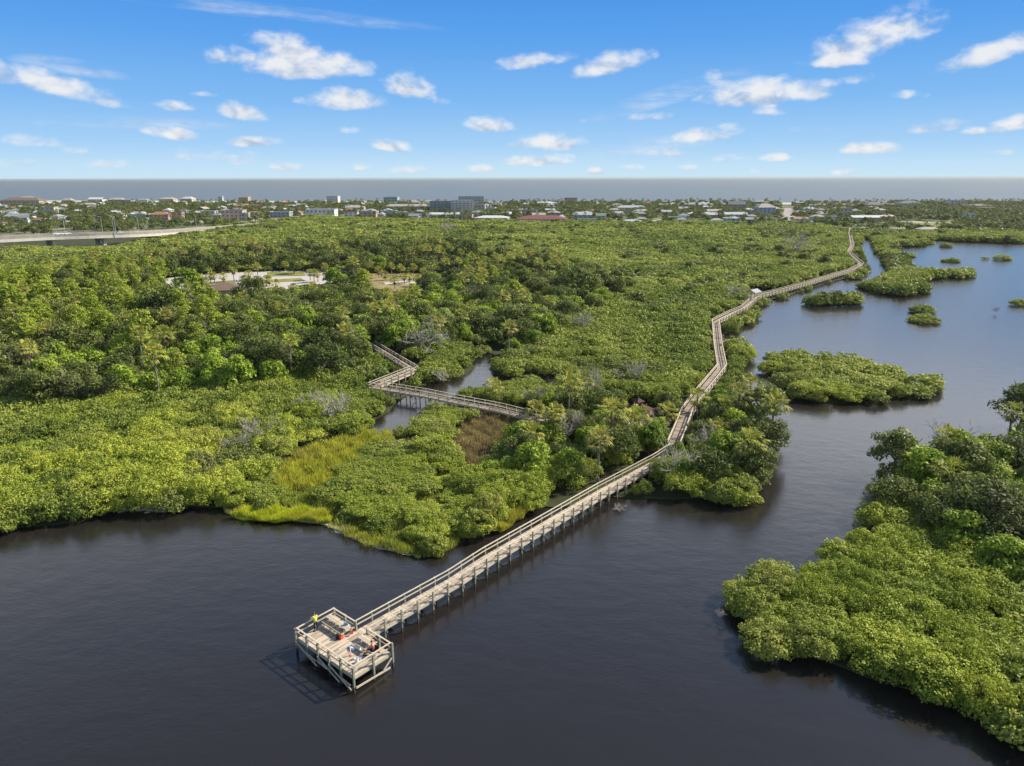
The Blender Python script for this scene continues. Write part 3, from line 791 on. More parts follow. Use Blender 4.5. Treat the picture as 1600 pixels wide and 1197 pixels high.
# the closed canopy inland is flatter
MANG += [crown_mangrove(VR, VR.uniform(2.5, 3.0), VR.uniform(2.5, 2.9), VR.integers(56, 68), dome=.16, skirt=False) for _ in range(6)]
MANG_ME = [leaf_mesh('mangrove_crown', v, MT['mangrove']) for v in MANG]
ROOT_ME = []
for i in range(3):
    mb = MB()
    for k in range(9):
        a = VR.uniform(0, 2 * PI); q = VR.uniform(.5, 1.4)
        e = np.array([math.cos(a) * q, math.sin(a) * q, -.35]); t = np.array([math.cos(a) * .2, math.sin(a) * .2, VR.uniform(.7, 1.4)])
        mb.tube([e, (e + t) / 2 + np.array([math.cos(a), math.sin(a), 1.2]) * .2, t, np.array([math.cos(a + 1) * .9, math.sin(a + 1) * .9, 2.5])], [.035, .045, .06, .03], 4, cap=False)
    ROOT_ME.append(mb.mesh('mangrove_roots', MT['root']))
def tree_model(kind, i):
    r = VR
    mb = MB()
    if kind == 'oak':
        h = r.uniform(6.5, 8.5); R = r.uniform(3.6, 4.8)
        V = crown_round(r, R, h * .22, h, 40, 70, .21, .27, .25)
        limbs(mb, r, h * .5, .28, R, h, 6)
    elif kind == 'leafy':
        h = r.uniform(5.5, 7.5); R = r.uniform(2.7, 3.6)
        V = crown_round(r, R, h * .15, h, 28, 80, .22, .30, .1)
        limbs(mb, r, h * .55, .17, R, h, 5)
    else:
        h = r.uniform(9.5, 12.0); R = r.uniform(2.6, 3.4)
        V = crown_pine(r, R, h * .42, h, 36, 52, .20)
        limbs(mb, r, h * .95, .18, R, h * .8, 6)
    return dict(h=h, R=R, V=V, crown=leaf_mesh(kind + '_crown', V, MT[kind]), trunk=mb.mesh(kind + '_trunk', MT['bark']))
MODELS = {k: [tree_model(k, i) for i in range(n)] for k, n in (('oak', 6), ('leafy', 7), ('pine', 4))}
PALMS = []
for i in range(5):
    lv, dd = palm_crown(VR)
    PALMS.append((lv, dd, leaf_mesh('palm_fronds', lv, MT['palm']), leaf_mesh('dead_frond_skirt', dd, MT['palm_dead'])))
PALM_TRUNK = []
for i in range(3):
    mb = MB(); ln = VR.normal(0, .05, 2)
    mb.tube([(ln[0] * t * t, ln[1] * t * t, t) for t in (0, .25, .5, .75, 1.0)], [.19, .15, .14, .14, .17], 7)
    PALM_TRUNK.append((mb.mesh('palm_trunk', MT['palm_bark']), ln))
BARE = [bare_tree(VR, VR.uniform(3.2, 4.6), VR.uniform(.5, 1.0)).mesh('bare_branches', MT['deadwood']) for _ in range(6)]

# --- scatter
def grid(x0, x1, y0, y1, s, jit=0.38):
    gx = np.arange(x0, x1, s); gy = np.arange(y0, y1, s * .87)
    X, Y = np.meshgrid(gx, gy)
    X = X + (np.arange(len(gy)) % 2)[:, None] * s / 2
    P = np.stack([X.ravel(), Y.ravel()], 1) + rng.uniform(-jit, jit, (X.size, 2)) * s
    return np.concatenate([P, np.full((len(P), 1), .28)], 1)

def in_frame(P, mx=140, my=160):
    q = proj(P)
    return (P[:, 1] > 25) & (q[:, 0] > -mx) & (q[:, 0] < 1600 + mx) & (q[:, 1] < 1197 + my)

def crown_px(P, k):
    Q = P.copy(); Q[:, 2] += k
    return proj(Q)

PAVED = [np.array(W([(x, y, .3) for x, y in p])) for p in (LOTP, DRYP)]
ROAD_W = np.array([[-300, 336], [-272, 384], [-258, 408], [-241, 430], [-231, 472], [-212, 561], [-203, 620], [-190, 700]], float)
def free_ground(P, margin=0.0):
    ok = in_land(P) & ~inpoly(P, TOWN)
    for q in PAVED: ok &= ~inpoly(P, q)
    road = ROAD_W + np.array([-6, 0])
    ok &= distline(P, road) > 10
    ok &= np.linalg.norm(P[:, :2] - PAV[:2], axis=1) > 4.2
    return ok

def zone_of(P, k=2.8):
    q = crown_px(P, k)
    z = np.zeros(len(P), int)
    z[inpoly(q, Z_FOREST)] = 1
    z[inpoly(q, Z_HEAD)] = 2
    z[inpoly(q, Z_PEN) & inpoly(P, LOBE)] = 3
    return z

bands = [(28, 150, 2.75), (150, 240, 3.3), (240, 400, 4.2), (400, 1000, 5.6)]
MP = []
for y0, y1, s in bands:
    g = grid(-900 if y1 > 400 else -340, 620 if y1 > 400 else 260, y0, y1, s, .55)
    g = g[in_frame(g)]
    g = g[free_ground(g)]
    gp = proj(g)
    keep = np.ones(len(g), bool)
    for gz in (G_BRIGHT, G_OLIVE, G_DRY, G_OLIVE2, G_RUST, G_SHORE):
        keep &= ~inpoly(gp, gz)
    g = g[keep]
    z = zone_of(g)
    eg = distline(g, list(main_loop) + [main_loop[0]]) < 4.5
    keep = (z == 0) | ((z > 0) & ((rng.uniform(size=len(g)) < .40) | eg))
    g = g[keep]
    MP.append(np.concatenate([g, np.full((len(g), 1), s)], 1))
MP = np.concatenate(MP)
# the islands and the narrow causeway carry a finer stand
fine = grid(30, 330, 120, 720, 3.1, .5)
fine = fine[(inpoly(fine, BIG) | inpoly(fine, MID) | ((proj(fine)[:, 0] > 1185) & (proj(fine)[:, 1] > 368) & inpoly(fine, main_loop)))]
MP = MP[~(inpoly(MP, BIG) | inpoly(MP, MID) | ((proj(MP[:, :3])[:, 0] > 1185) & (proj(MP[:, :3])[:, 1] > 368) & inpoly(MP, main_loop)))]
MP = np.concatenate([MP, np.concatenate([fine, np.full((len(fine), 1), 3.1)], 1)])
base = MP[:, :3].copy()
gap_all = np.min([distline(base, list(l) + [l[0]]) for l in (main_loop, LOBE, BIG, MID, creek_loop, pond_loop)], axis=0)
sc_ = rng.uniform(.70, 1.22, len(base)) * np.clip(MP[:, 3] / 2.9, .92, 2.0)
big_n = np.sin(base[:, 0] * .071 + 1.3 * np.sin(base[:, 1] * .043)) * np.sin(base[:, 1] * .058 + 2.0)
hsc = rng.uniform(.74, 1.18, len(base)) * (1 + .16 * big_n) * np.where(MP[:, 3] > 5, 1.15, 1.0)
wd = walk_dist(base)
LOWZ = [(350, 800), (415, 742), (470, 700), (560, 688), (640, 690), (690, 730), (735, 790), (740, 840), (690, 872), (640, 866), (560, 842), (520, 815), (470, 806)]
lowz = inpoly(proj(base), LOWZ)
cd = distline(base, list(creek_loop) + [creek_loop[0]])
hsc = np.where(cd < 9, hsc * .72, hsc); sc_ = np.where(cd < 9, sc_ * .9, sc_)
hsc = np.where(lowz, hsc * .55, hsc); sc_ = np.where(lowz, sc_ * .85, sc_)
sc_ = np.minimum(sc_, np.maximum((wd - 1.25) / 1.7, .0))
hsc = np.where(inpoly(base, LOBE) | inpoly(base, BIG), hsc * .84, hsc)
hsc = np.minimum(hsc, np.maximum(sc_ * 1.3, .45))
f = fit_height(base, 3.3 * hsc, 2.3 * sc_)
ok = (f > 0) & (sc_ > .42) & ~(lowz & (rng.uniform(size=len(base)) < .30))
base, sc_, hsc, f, band, gap_all = base[ok], sc_[ok], hsc[ok], f[ok], MP[ok, 3], gap_all[ok]
dist = np.linalg.norm(base - np.array([0, 0, HCAM]), axis=1)
rz_ = rng.uniform(0, 2 * PI, len(base))
mod_ = np.where(gap_all < 3.2, rng.integers(0, 6, len(base)), rng.integers(6, 12, len(base)))
print('mangroves', len(base))

def region_mang(p, q):
    x, y = q
    if inpoly(np.array([p]), LOBE)[0]:
        return 'peninsula'
    if inpoly(np.array([p]), BIG)[0] or inpoly(np.array([p]), MID)[0]:
        return 'island'
    return 'west'
# the 300 mangroves that show largest are single things
qpix = crown_px(base, 2.0)
vis = (qpix[:, 0] > -10) & (qpix[:, 0] < 1610) & (qpix[:, 1] < 1205)
order = np.argsort(np.where(vis, dist / (sc_ * f), 1e9))
NM = 278
ind = order[:NM]
is_ind = np.zeros(len(base), bool); is_ind[ind] = True

ORD = ['', 'second ', 'third ', 'fourth ', 'fifth ', 'sixth ', 'seventh ', 'eighth ', 'ninth ', 'tenth ', 'eleventh ', 'twelfth ', 'thirteenth ', 'fourteenth ',
       'fifteenth ', 'sixteenth ', 'seventeenth ', 'eighteenth ', 'nineteenth ', 'twentieth ']

def edge_gap(P, loops):
    return np.min([distline(P, list(l) + [l[0]]) for l in loops], axis=0)
gap = edge_gap(base[ind], [main_loop, LOBE, BIG, creek_loop])
pier_start = np.array(PIER_CEN[1][:2])
recs = []
for k, i in enumerate(ind):
    p = base[i]; x, y = qpix[i]
    edge = gap[k] < 2.4
    if inpoly(np.array([p]), LOBE)[0]:
        reg = 'pen'
    elif y > 700 and x > 905 and p[0] > 0:
        reg = 'head'
    elif distline(np.array([p]), CREEK)[0] < 8:
        reg = 'creek'
    else:
        reg = 'west'
    recs.append([i, reg, edge, x, y])
lab = {}
def series(sel, key, fmt, fallback, grp):
    sel = sorted(sel, key=key)
    for n, rrow in enumerate(sel):
        lab[rrow[0]] = (fmt.format(o=ORD[n]) if n < len(ORD) else fallback, grp)
tipw = px(1128, 940)[:2]
series([r for r in recs if r[1] == 'west' and r[2]], lambda r: np.linalg.norm(base[r[0]][:2] - px(690, 872)[:2]),
       '{o}nearest to the pier of the mangroves along the western water edge', 'bushy mangrove leaning over the dark water near the left picture edge', 'mangroves along the western water edge')
series([r for r in recs if r[1] == 'pen' and r[2]], lambda r: np.linalg.norm(base[r[0]][:2] - tipw),
       '{o}mangrove along the waterline counted from the blunt peninsula tip', 'low mangrove at the waterline of the peninsula, well away from its tip', 'mangroves fringing the peninsula')
def near_series(sel, marks, fmt, fallback, grp):
    by = {}
    for r in sel:
        ds = [np.hypot(*(base[r[0]][:2] - m[1][:2])) for m in marks]; j = int(np.argmin(ds)); by.setdefault(j, []).append((ds[j], r))
    for j, lst in by.items():
        lst.sort(key=lambda a: a[0])
        for n, (_, r) in enumerate(lst):
            lab[r[0]] = (fmt.format(o=ORD[n], m=marks[j][0]) if n < len(ORD) else fallback.format(m=marks[j][0]), grp)
near_series([r for r in recs if r[1] == 'pen' and not r[2]], [('the blunt peninsula tip', px(1150, 925, 1)), ('the right picture edge', px(1590, 930, 2)), ('the bottom corner of the picture', px(1575, 1090, 2)), ('the right hand woods', px(1440, 800, 2)), ('the channel side of the peninsula', px(1290, 860, 2)), ('the lower shore of the peninsula', px(1370, 1050, 2))],
            '{o}inner peninsula mangrove counted from {m}', 'yellow green mangrove in the peninsula canopy, farther from {m}', 'mangroves inside the peninsula canopy')
series([r for r in recs if r[1] == 'head'], lambda r: np.linalg.norm(base[r[0]][:2] - px(1228, 720)[:2]),
       '{o}mangrove from the outer tip of the wooded point beside the boardwalk', 'mangrove bush among the trees of the wooded point', 'mangroves on the wooded point')
series([r for r in recs if r[1] == 'creek'], lambda r: np.linalg.norm(base[r[0]][:2] - px(645, 620)[:2]),
       '{o}mangrove beside the narrow creek, counted from the small footbridge', 'mangrove in the belt beside the narrow creek', 'mangroves beside the creek')
near_series([r for r in recs if r[1] == 'west' and not r[2]], [('the bright grass strip', px(430, 806)), ('the cove', px(235, 795)), ('the lower left shore at the picture edge', px(5, 815)), ('the golden meadow', px(500, 715)), ('the low spreading bare tree', px(405, 705)), ('the upright bleached tree', px(524, 665)), ('the pier landing', px(740, 830)),
             ('the left picture edge', px(5, 700)), ('the dry grass patch', px(735, 690)), ('the inland end of the inlet', px(830, 795)), ('the middle of the western thicket', px(200, 710)), ('the shrub belt below the meadow', px(600, 760))],
            '{o}inland mangrove counted from {m}', 'yellow green mangrove in the western thicket, farther from {m}', 'mangroves in the thicket west of the pier')

def plant(name, label, cat, group, loc, rz, s, pieces):
    t = thing(name, label, cat, loc, rz, group)
    t.scale = s
    for nm, me, l, sc in pieces:
        o = link(nm, me, t, l)
        if sc is not None: o.scale = sc
    return t

for i in ind:
    l, g = lab[i]
    s = sc_[i] * f[i]
    plant('mangrove', l, 'mangrove', g, tuple(base[i]), rz_[i], (s, s, hsc[i] * f[i] ** .9),
          [('crown', MANG_ME[mod_[i]], (0, 0, 0), None), ('prop_roots', ROOT_ME[i % 3], (0, 0, 0), None)])

# islets out in the bay: low mangroves standing in open water
ISL = [(1451.5, 381.5, 18, 'dark islet mangrove just off the far shore, nearest to the causeway'), (1478, 386, 18, 'dark islet mangrove off the far shore, farther from the causeway'),
       (1418, 401, 22, 'flat islet mangrove beside the causeway of mangroves'), (1478, 409, 14, 'small round half of the twin islet in the bay'), (1490, 409.5, 16, 'larger half of the twin islet in the bay'),
       (1566, 406, 24, 'ragged islet mangrove with bare stems in the upper bay'), (1539, 405, 9, 'tiny mangrove tuft beside the ragged islet'), (1592, 477, 26, 'spiky mangrove clump cut by the right picture edge'),
       (1441, 488, 36, 'upper bush of the mangrove pair alone in mid bay'), (1445, 503, 42, 'lower and larger bush of the mangrove pair in mid bay')]
for k, (x, y, w, l) in enumerate(ISL):
    p = px(x, y, 0.0); D = np.linalg.norm(p - np.array([0, 0, HCAM])); r_ = w / FPX * D / 2
    plant('mangrove', l, 'mangrove', 'mangrove islets in the bay', (p[0], p[1], -.1), k * 1.3, (r_ / 2.4, r_ / 2.4 * .9, float(np.clip(r_ / 4.2, .42, .85))),
          [('crown', MANG_ME[k % 7], (0, 0, 0), None), ('prop_roots', ROOT_ME[k % 3], (0, 0, 0), None)])

# every other mangrove: one closed thicket
def thin(V, keep, grow, r):
    q = V.reshape(-1, 4, 3)
    k = r.permutation(len(q))[:max(8, int(len(q) * keep))]
    q = q[k]; c = q.mean(1, keepdims=True)
    return c + (q - c) * grow
def bulk(variants, base, rz, sxy, sz, mod, keepf, rs=21):
    r = np.random.default_rng(rs); out = []
    for m in range(len(variants)):
        for lvl in sorted(set(keepf[mod == m])):
            sel = np.where((mod == m) & (keepf == lvl))[0]
            if not len(sel): continue
            for part_ in np.array_split(sel, max(1, len(sel) // 60)):
                q = thin(variants[m], lvl, (1 / lvl) ** .5 * .92, r).reshape(-1, 3)
                c, s = np.cos(rz[part_])[:, None], np.sin(rz[part_])[:, None]
                X = (q[None, :, 0] * c - q[None, :, 1] * s) * sxy[part_][:, None] + base[part_][:, 0:1]
                Y = (q[None, :, 0] * s + q[None, :, 1] * c) * sxy[part_][:, None] + base[part_][:, 1:2]
                Z = q[None, :, 2] * sz[part_][:, None] + base[part_][:, 2:3]
                out.append(np.stack([X, Y, Z], 2).reshape(-1, 3))
    return np.concatenate(out)
rest = ~is_ind
kf = np.select([dist < 135, dist < 190, dist < 260, dist < 380], [.30, .17, .10, .06], .042)
V = bulk(MANG, base[rest], rz_[rest], (sc_ * f)[rest], (hsc * f ** .9)[rest], mod_[rest], kf[rest])
print('thicket quads', len(V) // 4)
th = link('mangrove_thicket', leaf_mesh('mangrove_thicket', V, MT['thicket']))
tag(th, 'closed green mangrove thicket covering the marsh and islands', None, None, 'stuff')

# --- forest trees
TREES = []          # kind, model, base, scale, rz, zone
def try_trees(P, kinds, probs, smin, smax, zone):
    kk = rng.choice(len(kinds), len(P), p=probs)
    for j, k in enumerate(kinds):
        sel = P[kk == j]
        if not len(sel): continue
        ms = MODELS[k]
        mi = rng.integers(0, len(ms), len(sel)); s = rng.uniform(smin, smax, len(sel))
        hh = np.array([ms[a]['h'] for a in mi]) * s; RR = np.array([ms[a]['R'] for a in mi]) * s
        fit = fit_height(sel, hh, RR, (1.0, .8, .62, .48))
        wd = walk_dist(sel)
        for a in range(len(sel)):
            if fit[a] > 0 and wd[a] > 1.2 + RR[a] * fit[a] * .72:
                if edge_gap(sel[a:a + 1], [creek_loop])[0] < 2.0 + RR[a] * fit[a] or (zone == 3 and edge_gap(sel[a:a + 1], [LOBE])[0] < RR[a] * fit[a] * .42) or (zone == 2 and edge_gap(sel[a:a + 1], [main_loop])[0] < RR[a] * fit[a] * .75): continue
                TREES.append((k, mi[a], sel[a], s[a] * fit[a], rng.uniform(0, 6.28), zone))
PAL = []            # base, height, crown scale, zone
def try_palms(P, h0, h1, zone):
    h = rng.uniform(h0, h1, len(P))
    fit = fit_height(P, h + 1, 1.5, (1.0, .75, .55))
    wd = walk_dist(P)
    for a in range(len(P)):
        if fit[a] > 0 and wd[a] > 2.2 and edge_gap(P[a:a + 1], [main_loop, LOBE, creek_loop])[0] > 2.0:
            PAL.append((P[a], h[a] * fit[a], rng.uniform(1.05, 1.45), zone))
for (y0, y1, s) in ((60, 200, 4.7), (200, 300, 5.6), (300, 520, 7.2)):
    g = grid(-330, 260, y0, y1, s); g = g[in_frame(g)]; g = g[free_ground(g)]
    z = zone_of(g, 4.0)
    u = rng.uniform(size=len(g)); gp = proj(g)
    F1 = (z == 1)
    west = gp[:, 0] < 340
    try_trees(g[F1 & (u < .80) & west & (gp[:, 1] > 440) & (gp[:, 1] < 570)], ['oak', 'leafy', 'pine'], [.30, .40, .30], .75, 1.25, 1)
    try_trees(g[F1 & (u < .80) & ~(west & (gp[:, 1] > 440) & (gp[:, 1] < 570))], ['oak', 'leafy', 'pine'], [.47, .52, .01], .62, 1.2, 1)
    pal_p = np.where((gp[:, 1] < 470), .16, .08)
    try_palms(g[F1 & (u >= .80) & (u < .80 + pal_p)], 6.0, 9.0, 1)
    H2 = z == 2
    gh = grid(-30, 60, y0, y1, s * .8) if y0 == 60 else g[:0]
    if len(gh):
        gh = gh[free_ground(gh)]; gh = gh[zone_of(gh, 3.5) == 2]; uh = rng.uniform(size=len(gh))
        try_trees(gh[uh < .78], ['oak', 'leafy'], [.34, .66], .50, .88, 2)
        try_palms(gh[(uh > .78) & (uh < .93)], 4.5, 7.0, 2)
        gh = grid(20, 140, y0, 150, s * .72); gh = gh[free_ground(gh)]; gh = gh[(zone_of(gh, 3.5) == 3)]; uh = rng.uniform(size=len(gh))
        try_trees(gh[uh < .92], ['oak', 'leafy'], [.28, .72], .66, 1.04, 3)
        try_palms(gh[(uh > .92) & (uh < .97)], 4.0, 6.0, 3)
# dark round shrubs and low trees dotted over the far mangrove flat
g = grid(-420, 330, 215, 660, 9.5, .5); g = g[in_frame(g, 20)]; g = g[free_ground(g)]; g = g[zone_of(g, 3.0) == 0]
nn_ = np.sin(g[:, 0] * .045 + 2 * np.sin(g[:, 1] * .021)) + np.sin(g[:, 1] * .05 + g[:, 0] * .02)
g = g[rng.uniform(size=len(g)) < np.where(nn_ > .7, .5, .10)]
FARS = g[(fit_height(g, 5.0, 3.0, (1.0,)) > 0) & (walk_dist(g) > 6)]
# palms the photo shows clearly: pixel of the trunk foot, pixel of the crown top
NOTED = [(934, 752, 676, 'tall pale trunked palm standing alone in front of the wooded point'), (770, 627, 596, 'palm rising above the scrub at the inland boardwalk end'), (836, 662, 632, 'palm at the near end of the inland boardwalk, beside bare branches'),
         (1088, 655, 611, 'palm leaning over the boardwalk in front of its curve'), (1040, 672, 634, 'bushy palm between the maroon roof and the boardwalk'), (1004, 668, 641, 'short palm just below the maroon roof'),
         (1128, 660, 630, 'yellow palm right of the boardwalk on the wooded point'), (1118, 700, 660, 'palm with hanging yellow fronds on the wooded point'), (1574, 690, 634, 'dark palm standing clear at the right picture edge'),
         (329.5, 443, 426, 'left of two close palms by the brown roofed lot building'), (335.5, 443, 426.5, 'right of two close palms by the brown roofed lot building'), (350, 444, 427, 'single palm on the lawn strip behind the brown roof'), (366, 440, 418, 'taller palm on the lawn strip behind the brown roof'),
         (382, 446.5, 431, 'palm leaning beside the white parked car'), (390, 446, 423, 'tall palm between the two parked cars'), (404, 441, 412, 'tallest palm over the parking lot'), (417, 447, 432, 'low palm pair, left stem, beside the lot road'), (421, 447, 433, 'low palm pair, right stem, beside the lot road'),
         (485, 438, 421, 'left palm of the trio at the lot bend'), (491, 441, 421, 'middle palm of the trio at the lot bend'), (497, 440, 423, 'right palm of the trio at the lot bend'), (508, 429, 412, 'palm at the far side of the lot bend'),
         (617, 451, 433, 'dark palm in the middle of the dry clearing'), (632, 443, 427, 'left palm of the pair on the sandy track'), (640, 441, 427, 'right palm of the pair on the sandy track'), (602, 438, 424, 'palm at the left end of the sandy track'), (565, 437, 421, 'palm at the left edge of the dry clearing'),
         (268, 424, 408, 'palm standing before the dark trees left of the lot'), (337, 415, 402, 'palm before dark trees above the lot'), (280, 520, 492, 'palm in front of the big grey green oak'), (578, 446, 428, 'palm at the front left of the dry clearing'), (592, 434, 417, 'palm behind the left half of the dry clearing'), (652, 447, 430, 'palm at the front right of the dry clearing'), (662, 438, 420, 'palm right of the sandy track pair'),
         (626, 430, 414, 'palm behind the middle of the dry clearing'), (612, 428, 411, 'palm left of the middle palm behind the dry clearing'), (646, 431, 413, 'palm behind the right half of the dry clearing'), (556, 432, 415, 'palm just right of the lot exit'), (446, 424, 408, 'palm at the back edge of the lot, left of the lone oak'), (474, 423, 406, 'palm at the back edge of the lot, right of the lone oak'), (432, 451, 438, 'palm at the front edge of the lot')]
NPAL = []
for x, y0, y1, l in NOTED:
    b = px(x, y0, .3); h = 1.0
    for _ in range(60):
        if proj(np.array([b[0], b[1], b[2] + h]))[0, 1] <= y1 + 2: break
        h += .2
    NPAL.append((b, max(1.4, h - .9), 1.15 if y0 > 600 else 1.1, l))
NT = [('leafy', 2, px(296, 459, .3), 1.55, 'large bright tree covering the left end of the parking lot'), ('oak', 1, px(268, 520, .3), 1.75, 'broad grey green oak, largest crown in the forest'), ('oak', 3, px(395, 478, .3), 1.25, 'dark oak below the parking lot palms'),
      ('oak', 0, px(730, 412, .3), 1.75, 'dark dome shaped oak, tallest at the forest edge behind the clearing'), ('oak', 2, px(676, 408, .3), 1.1, 'dark oak beside the dome shaped oak'), ('oak', 4, px(900, 470, .3), 1.8, 'grey green oak at the eastern end of the forest'), ('oak', 5, px(935, 466, .3), 1.4, 'darker oak touching the grey green oak at the forest end'),
      ('oak', 2, px(460, 428, .3), .8, 'olive oak standing alone on the lot lawn'), ('oak', 0, px(545, 414, .3), 1.2, 'dark oak behind the parking lot exit'), ('leafy', 1, px(524, 452, .3), 1.25, 'round bright tree between the lot and the dry clearing'), ('leafy', 3, px(325, 416, .3), 1.1, 'bright tree behind the left end of the lot'),
      ('oak', 1, px(1595, 668, .3), 1.05, 'tall dark tree cut by the right picture edge'), ('leafy', 5, px(812, 703, .3), .82, 'glossy dark green dome beside the dry grass'), ('leafy', 4, px(858, 700, .3), .80, 'glossy tree at the right of the dark green dome'),
      ('oak', 3, px(1190, 668, .3), .95, 'rounded grey green tree at the outer shoulder of the wooded point'), ('leafy', 6, px(1052, 733, .3), .62, 'leafy tree screening the gap in the boardwalk'),
      ('oak', 5, px(1395, 745, .3), .95, 'dark shaded tree at the inner shore of the right hand woods'), ('leafy', 0, px(1440, 770, .3), 1.05, 'bright tree in front of the right hand woods')]
def apart(P, others, dmin):
    return all(np.hypot(P[0] - q[0], P[1] - q[1]) > dmin for q in others)
nb = [t[2] for t in NT]; npb = [p[0] for p in NPAL]
TREES = [t for t in TREES if apart(t[2], nb, 4.2) and apart(t[2], npb, 2.0)]
PAL = [p for p in PAL if apart(p[0], npb, 2.5)]
for t in TREES[:]: pass
KN = {'oak': ('oak_tree', 'oak tree', 'grey green oak'), 'leafy': ('broadleaf_tree', 'tree', 'bright green tree'), 'pine': ('pine_tree', 'pine', 'light green pine')}
LM = [('the parking lot', px(420, 438)), ('the dry clearing', px(625, 445)), ('the brown lot roof', px(350, 452)), ('the zigzag of the inland boardwalk', px(620, 575)), ('the left picture edge', px(15, 520)), ('the maroon roof', px(995, 640)),
      ('the gap in the boardwalk', px(1040, 690)), ('the creek', px(720, 580)), ('the tip of the wooded point', px(1222, 715)), ('the right picture edge', px(1580, 690)), ('the peninsula shore', px(1380, 730)),
      ('the broad grey green oak', px(268, 515)), ('the dome shaped oak', px(730, 410)), ('the forest end', px(915, 468)), ('the dry grass patch', px(745, 685)), ('the inland boardwalk end', px(845, 650)), ('the left forest front', px(60, 600)), ('the forest front', px(330, 588)), ('the middle of the forest', px(520, 510)), ('the large silvery bare tree', px(300, 517)), ('the bare tree in the middle of the forest', px(630, 500)), ('the grey bare crown right of the dry clearing', px(738, 482)), ('the bare crown above the creek', px(690, 530)),
      ('the leafless crown at the forest edge', px(800, 520)), ('the small bare crown left of the inland boardwalk', px(560, 524)), ('the bleached treetop at the forest front', px(190, 588)), ('the silvery tree at the right of the forest front', px(350, 580)), ('the lot exit', px(545, 430)), ('the left end of the lot', px(250, 440)),
      ('the forest margin below the bridge', px(120, 415)), ('the palms left of the lot', px(200, 450)), ('the upper left picture edge', px(5, 460)), ('the forest margin behind the clearing', px(640, 400)), ('the left picture edge above the thicket', px(5, 590)), ('the forest slope below the lot', px(440, 470)), ('the upper forest end', px(850, 440)), ('the forest between clearing and creek', px(600, 475))]
counts = {}
def lm_label(kindtxt, pos, key):
    d = [np.hypot(pos[0] - l[1][0], pos[1] - l[1][1]) for l in LM]
    j = int(np.argmin(d))
    return j, d[j]
def put_tree(kind, mi, b, s, rz, label, group):
    m = MODELS[kind][mi]; nm, cat, _ = KN[kind]
    plant(nm, label, cat, group, tuple(b), rz, (s, s, s), [('crown', m['crown'], (0, 0, 0), None), ('trunk', m['trunk'], (0, 0, 0), None)])
for k, mi, b, s, l in NT:
    put_tree(k, mi, b, s, rng.uniform(0, 6.28), l, None)
camd = lambda b: np.linalg.norm(np.asarray(b) - np.array([0, 0, HCAM]))
restV = []
for kind in ('oak', 'leafy', 'pine'):
    L_ = [t for t in TREES if t[0] == kind]
    def onscreen(t):
        q = crown_px(np.array([t[2]]), 4)[0]
        return -15 < q[0] < 1615 and q[1] < 1200
    vis_ = [t for t in L_ if onscreen(t)]; out_ = [t for t in L_ if not onscreen(t)]
    vis_.sort(key=lambda t: camd(t[2]) / (MODELS[kind][t[1]]['R'] * t[3]))
    top, rst = vis_[:285], vis_[285:]
    by = {}
    for t in top:
        j, d = lm_label('', t[2], kind); by.setdefault(j, []).append((d, t))
    for j, lst in by.items():
        lst.sort(key=lambda a: a[0])
        for n, (d, t) in enumerate(lst):
            txt = KN[kind][2]; near = LM[j][0]
            if n < len(ORD): l = f'{ORD[n]}{txt} counted from {near}' if n else f'{txt} standing nearest to {near}'
            else: l = f'{txt} in the forest farther from {near}'
            put_tree(kind, t[1], t[2], t[3], t[4], l, KN[kind][2] + 's near ' + near)
    for group in (rst, out_):
        if group: restV.append(bulk([m['V'] for m in MODELS[kind]], np.array([t[2] for t in group]), np.array([t[4] for t in group]), np.array([t[3] for t in group]), np.array([t[3] for t in group]),
                          np.array([t[1] for t in group]), np.full(len(group), .3)))
    print(kind, len(top), len(rst), len(out_))
n_ = len(FARS)
restV.append(bulk([m['V'] for m in MODELS['oak']], FARS, rng.uniform(0, 6, n_), rng.uniform(.5, 1.05, n_), rng.uniform(.50, .72, n_), rng.integers(0, 6, n_), np.full(n_, .13)))
if restV:
    V = np.concatenate(restV)
    tag(link('forest_woodland', leaf_mesh('forest_woodland', V, MT['oak'])), 'continuous far woodland behind the single trees', None, None, 'stuff')

def put_palm(b, h, cs, label, group, k):
    lv = PALMS[k % 5]; tr, ln = PALM_TRUNK[k % 3]
    t = thing('palm_tree', label, 'palm tree', tuple(b), (k * 1.7) % 6.28, group)
    o = link('trunk', tr, t); o.scale = (1, 1, h)
    top = (ln[0], ln[1], h)
    c = link('crown', lv[2], t, top); c.scale = (cs, cs, cs)
    c = link('dead_fronds', lv[3], t, top); c.scale = (cs, cs, cs)
for k, (b, h, cs, l) in enumerate(NPAL):
    put_palm(b, h, cs, l, None, k)
PAL.sort(key=lambda p: camd(p[0]))
PAL = PAL[:230]
by = {}
for p in PAL:
    j, d = lm_label('', p[0], 'palm'); by.setdefault(j, []).append((d, p))
kk = 0
for j, lst in by.items():
    lst.sort(key=lambda a: a[0])
    for n, (d, p) in enumerate(lst):
        near = LM[j][0]
        l = f'forest palm standing nearest to {near}' if n == 0 else (f'{ORD[n]}palm counted from {near}' if n < len(ORD) else f'palm in the closed forest farther from {near}')
        put_palm(p[0], p[1], p[2], l, 'palms among the trees near ' + near, kk); kk += 1
print('palms', len(PAL))

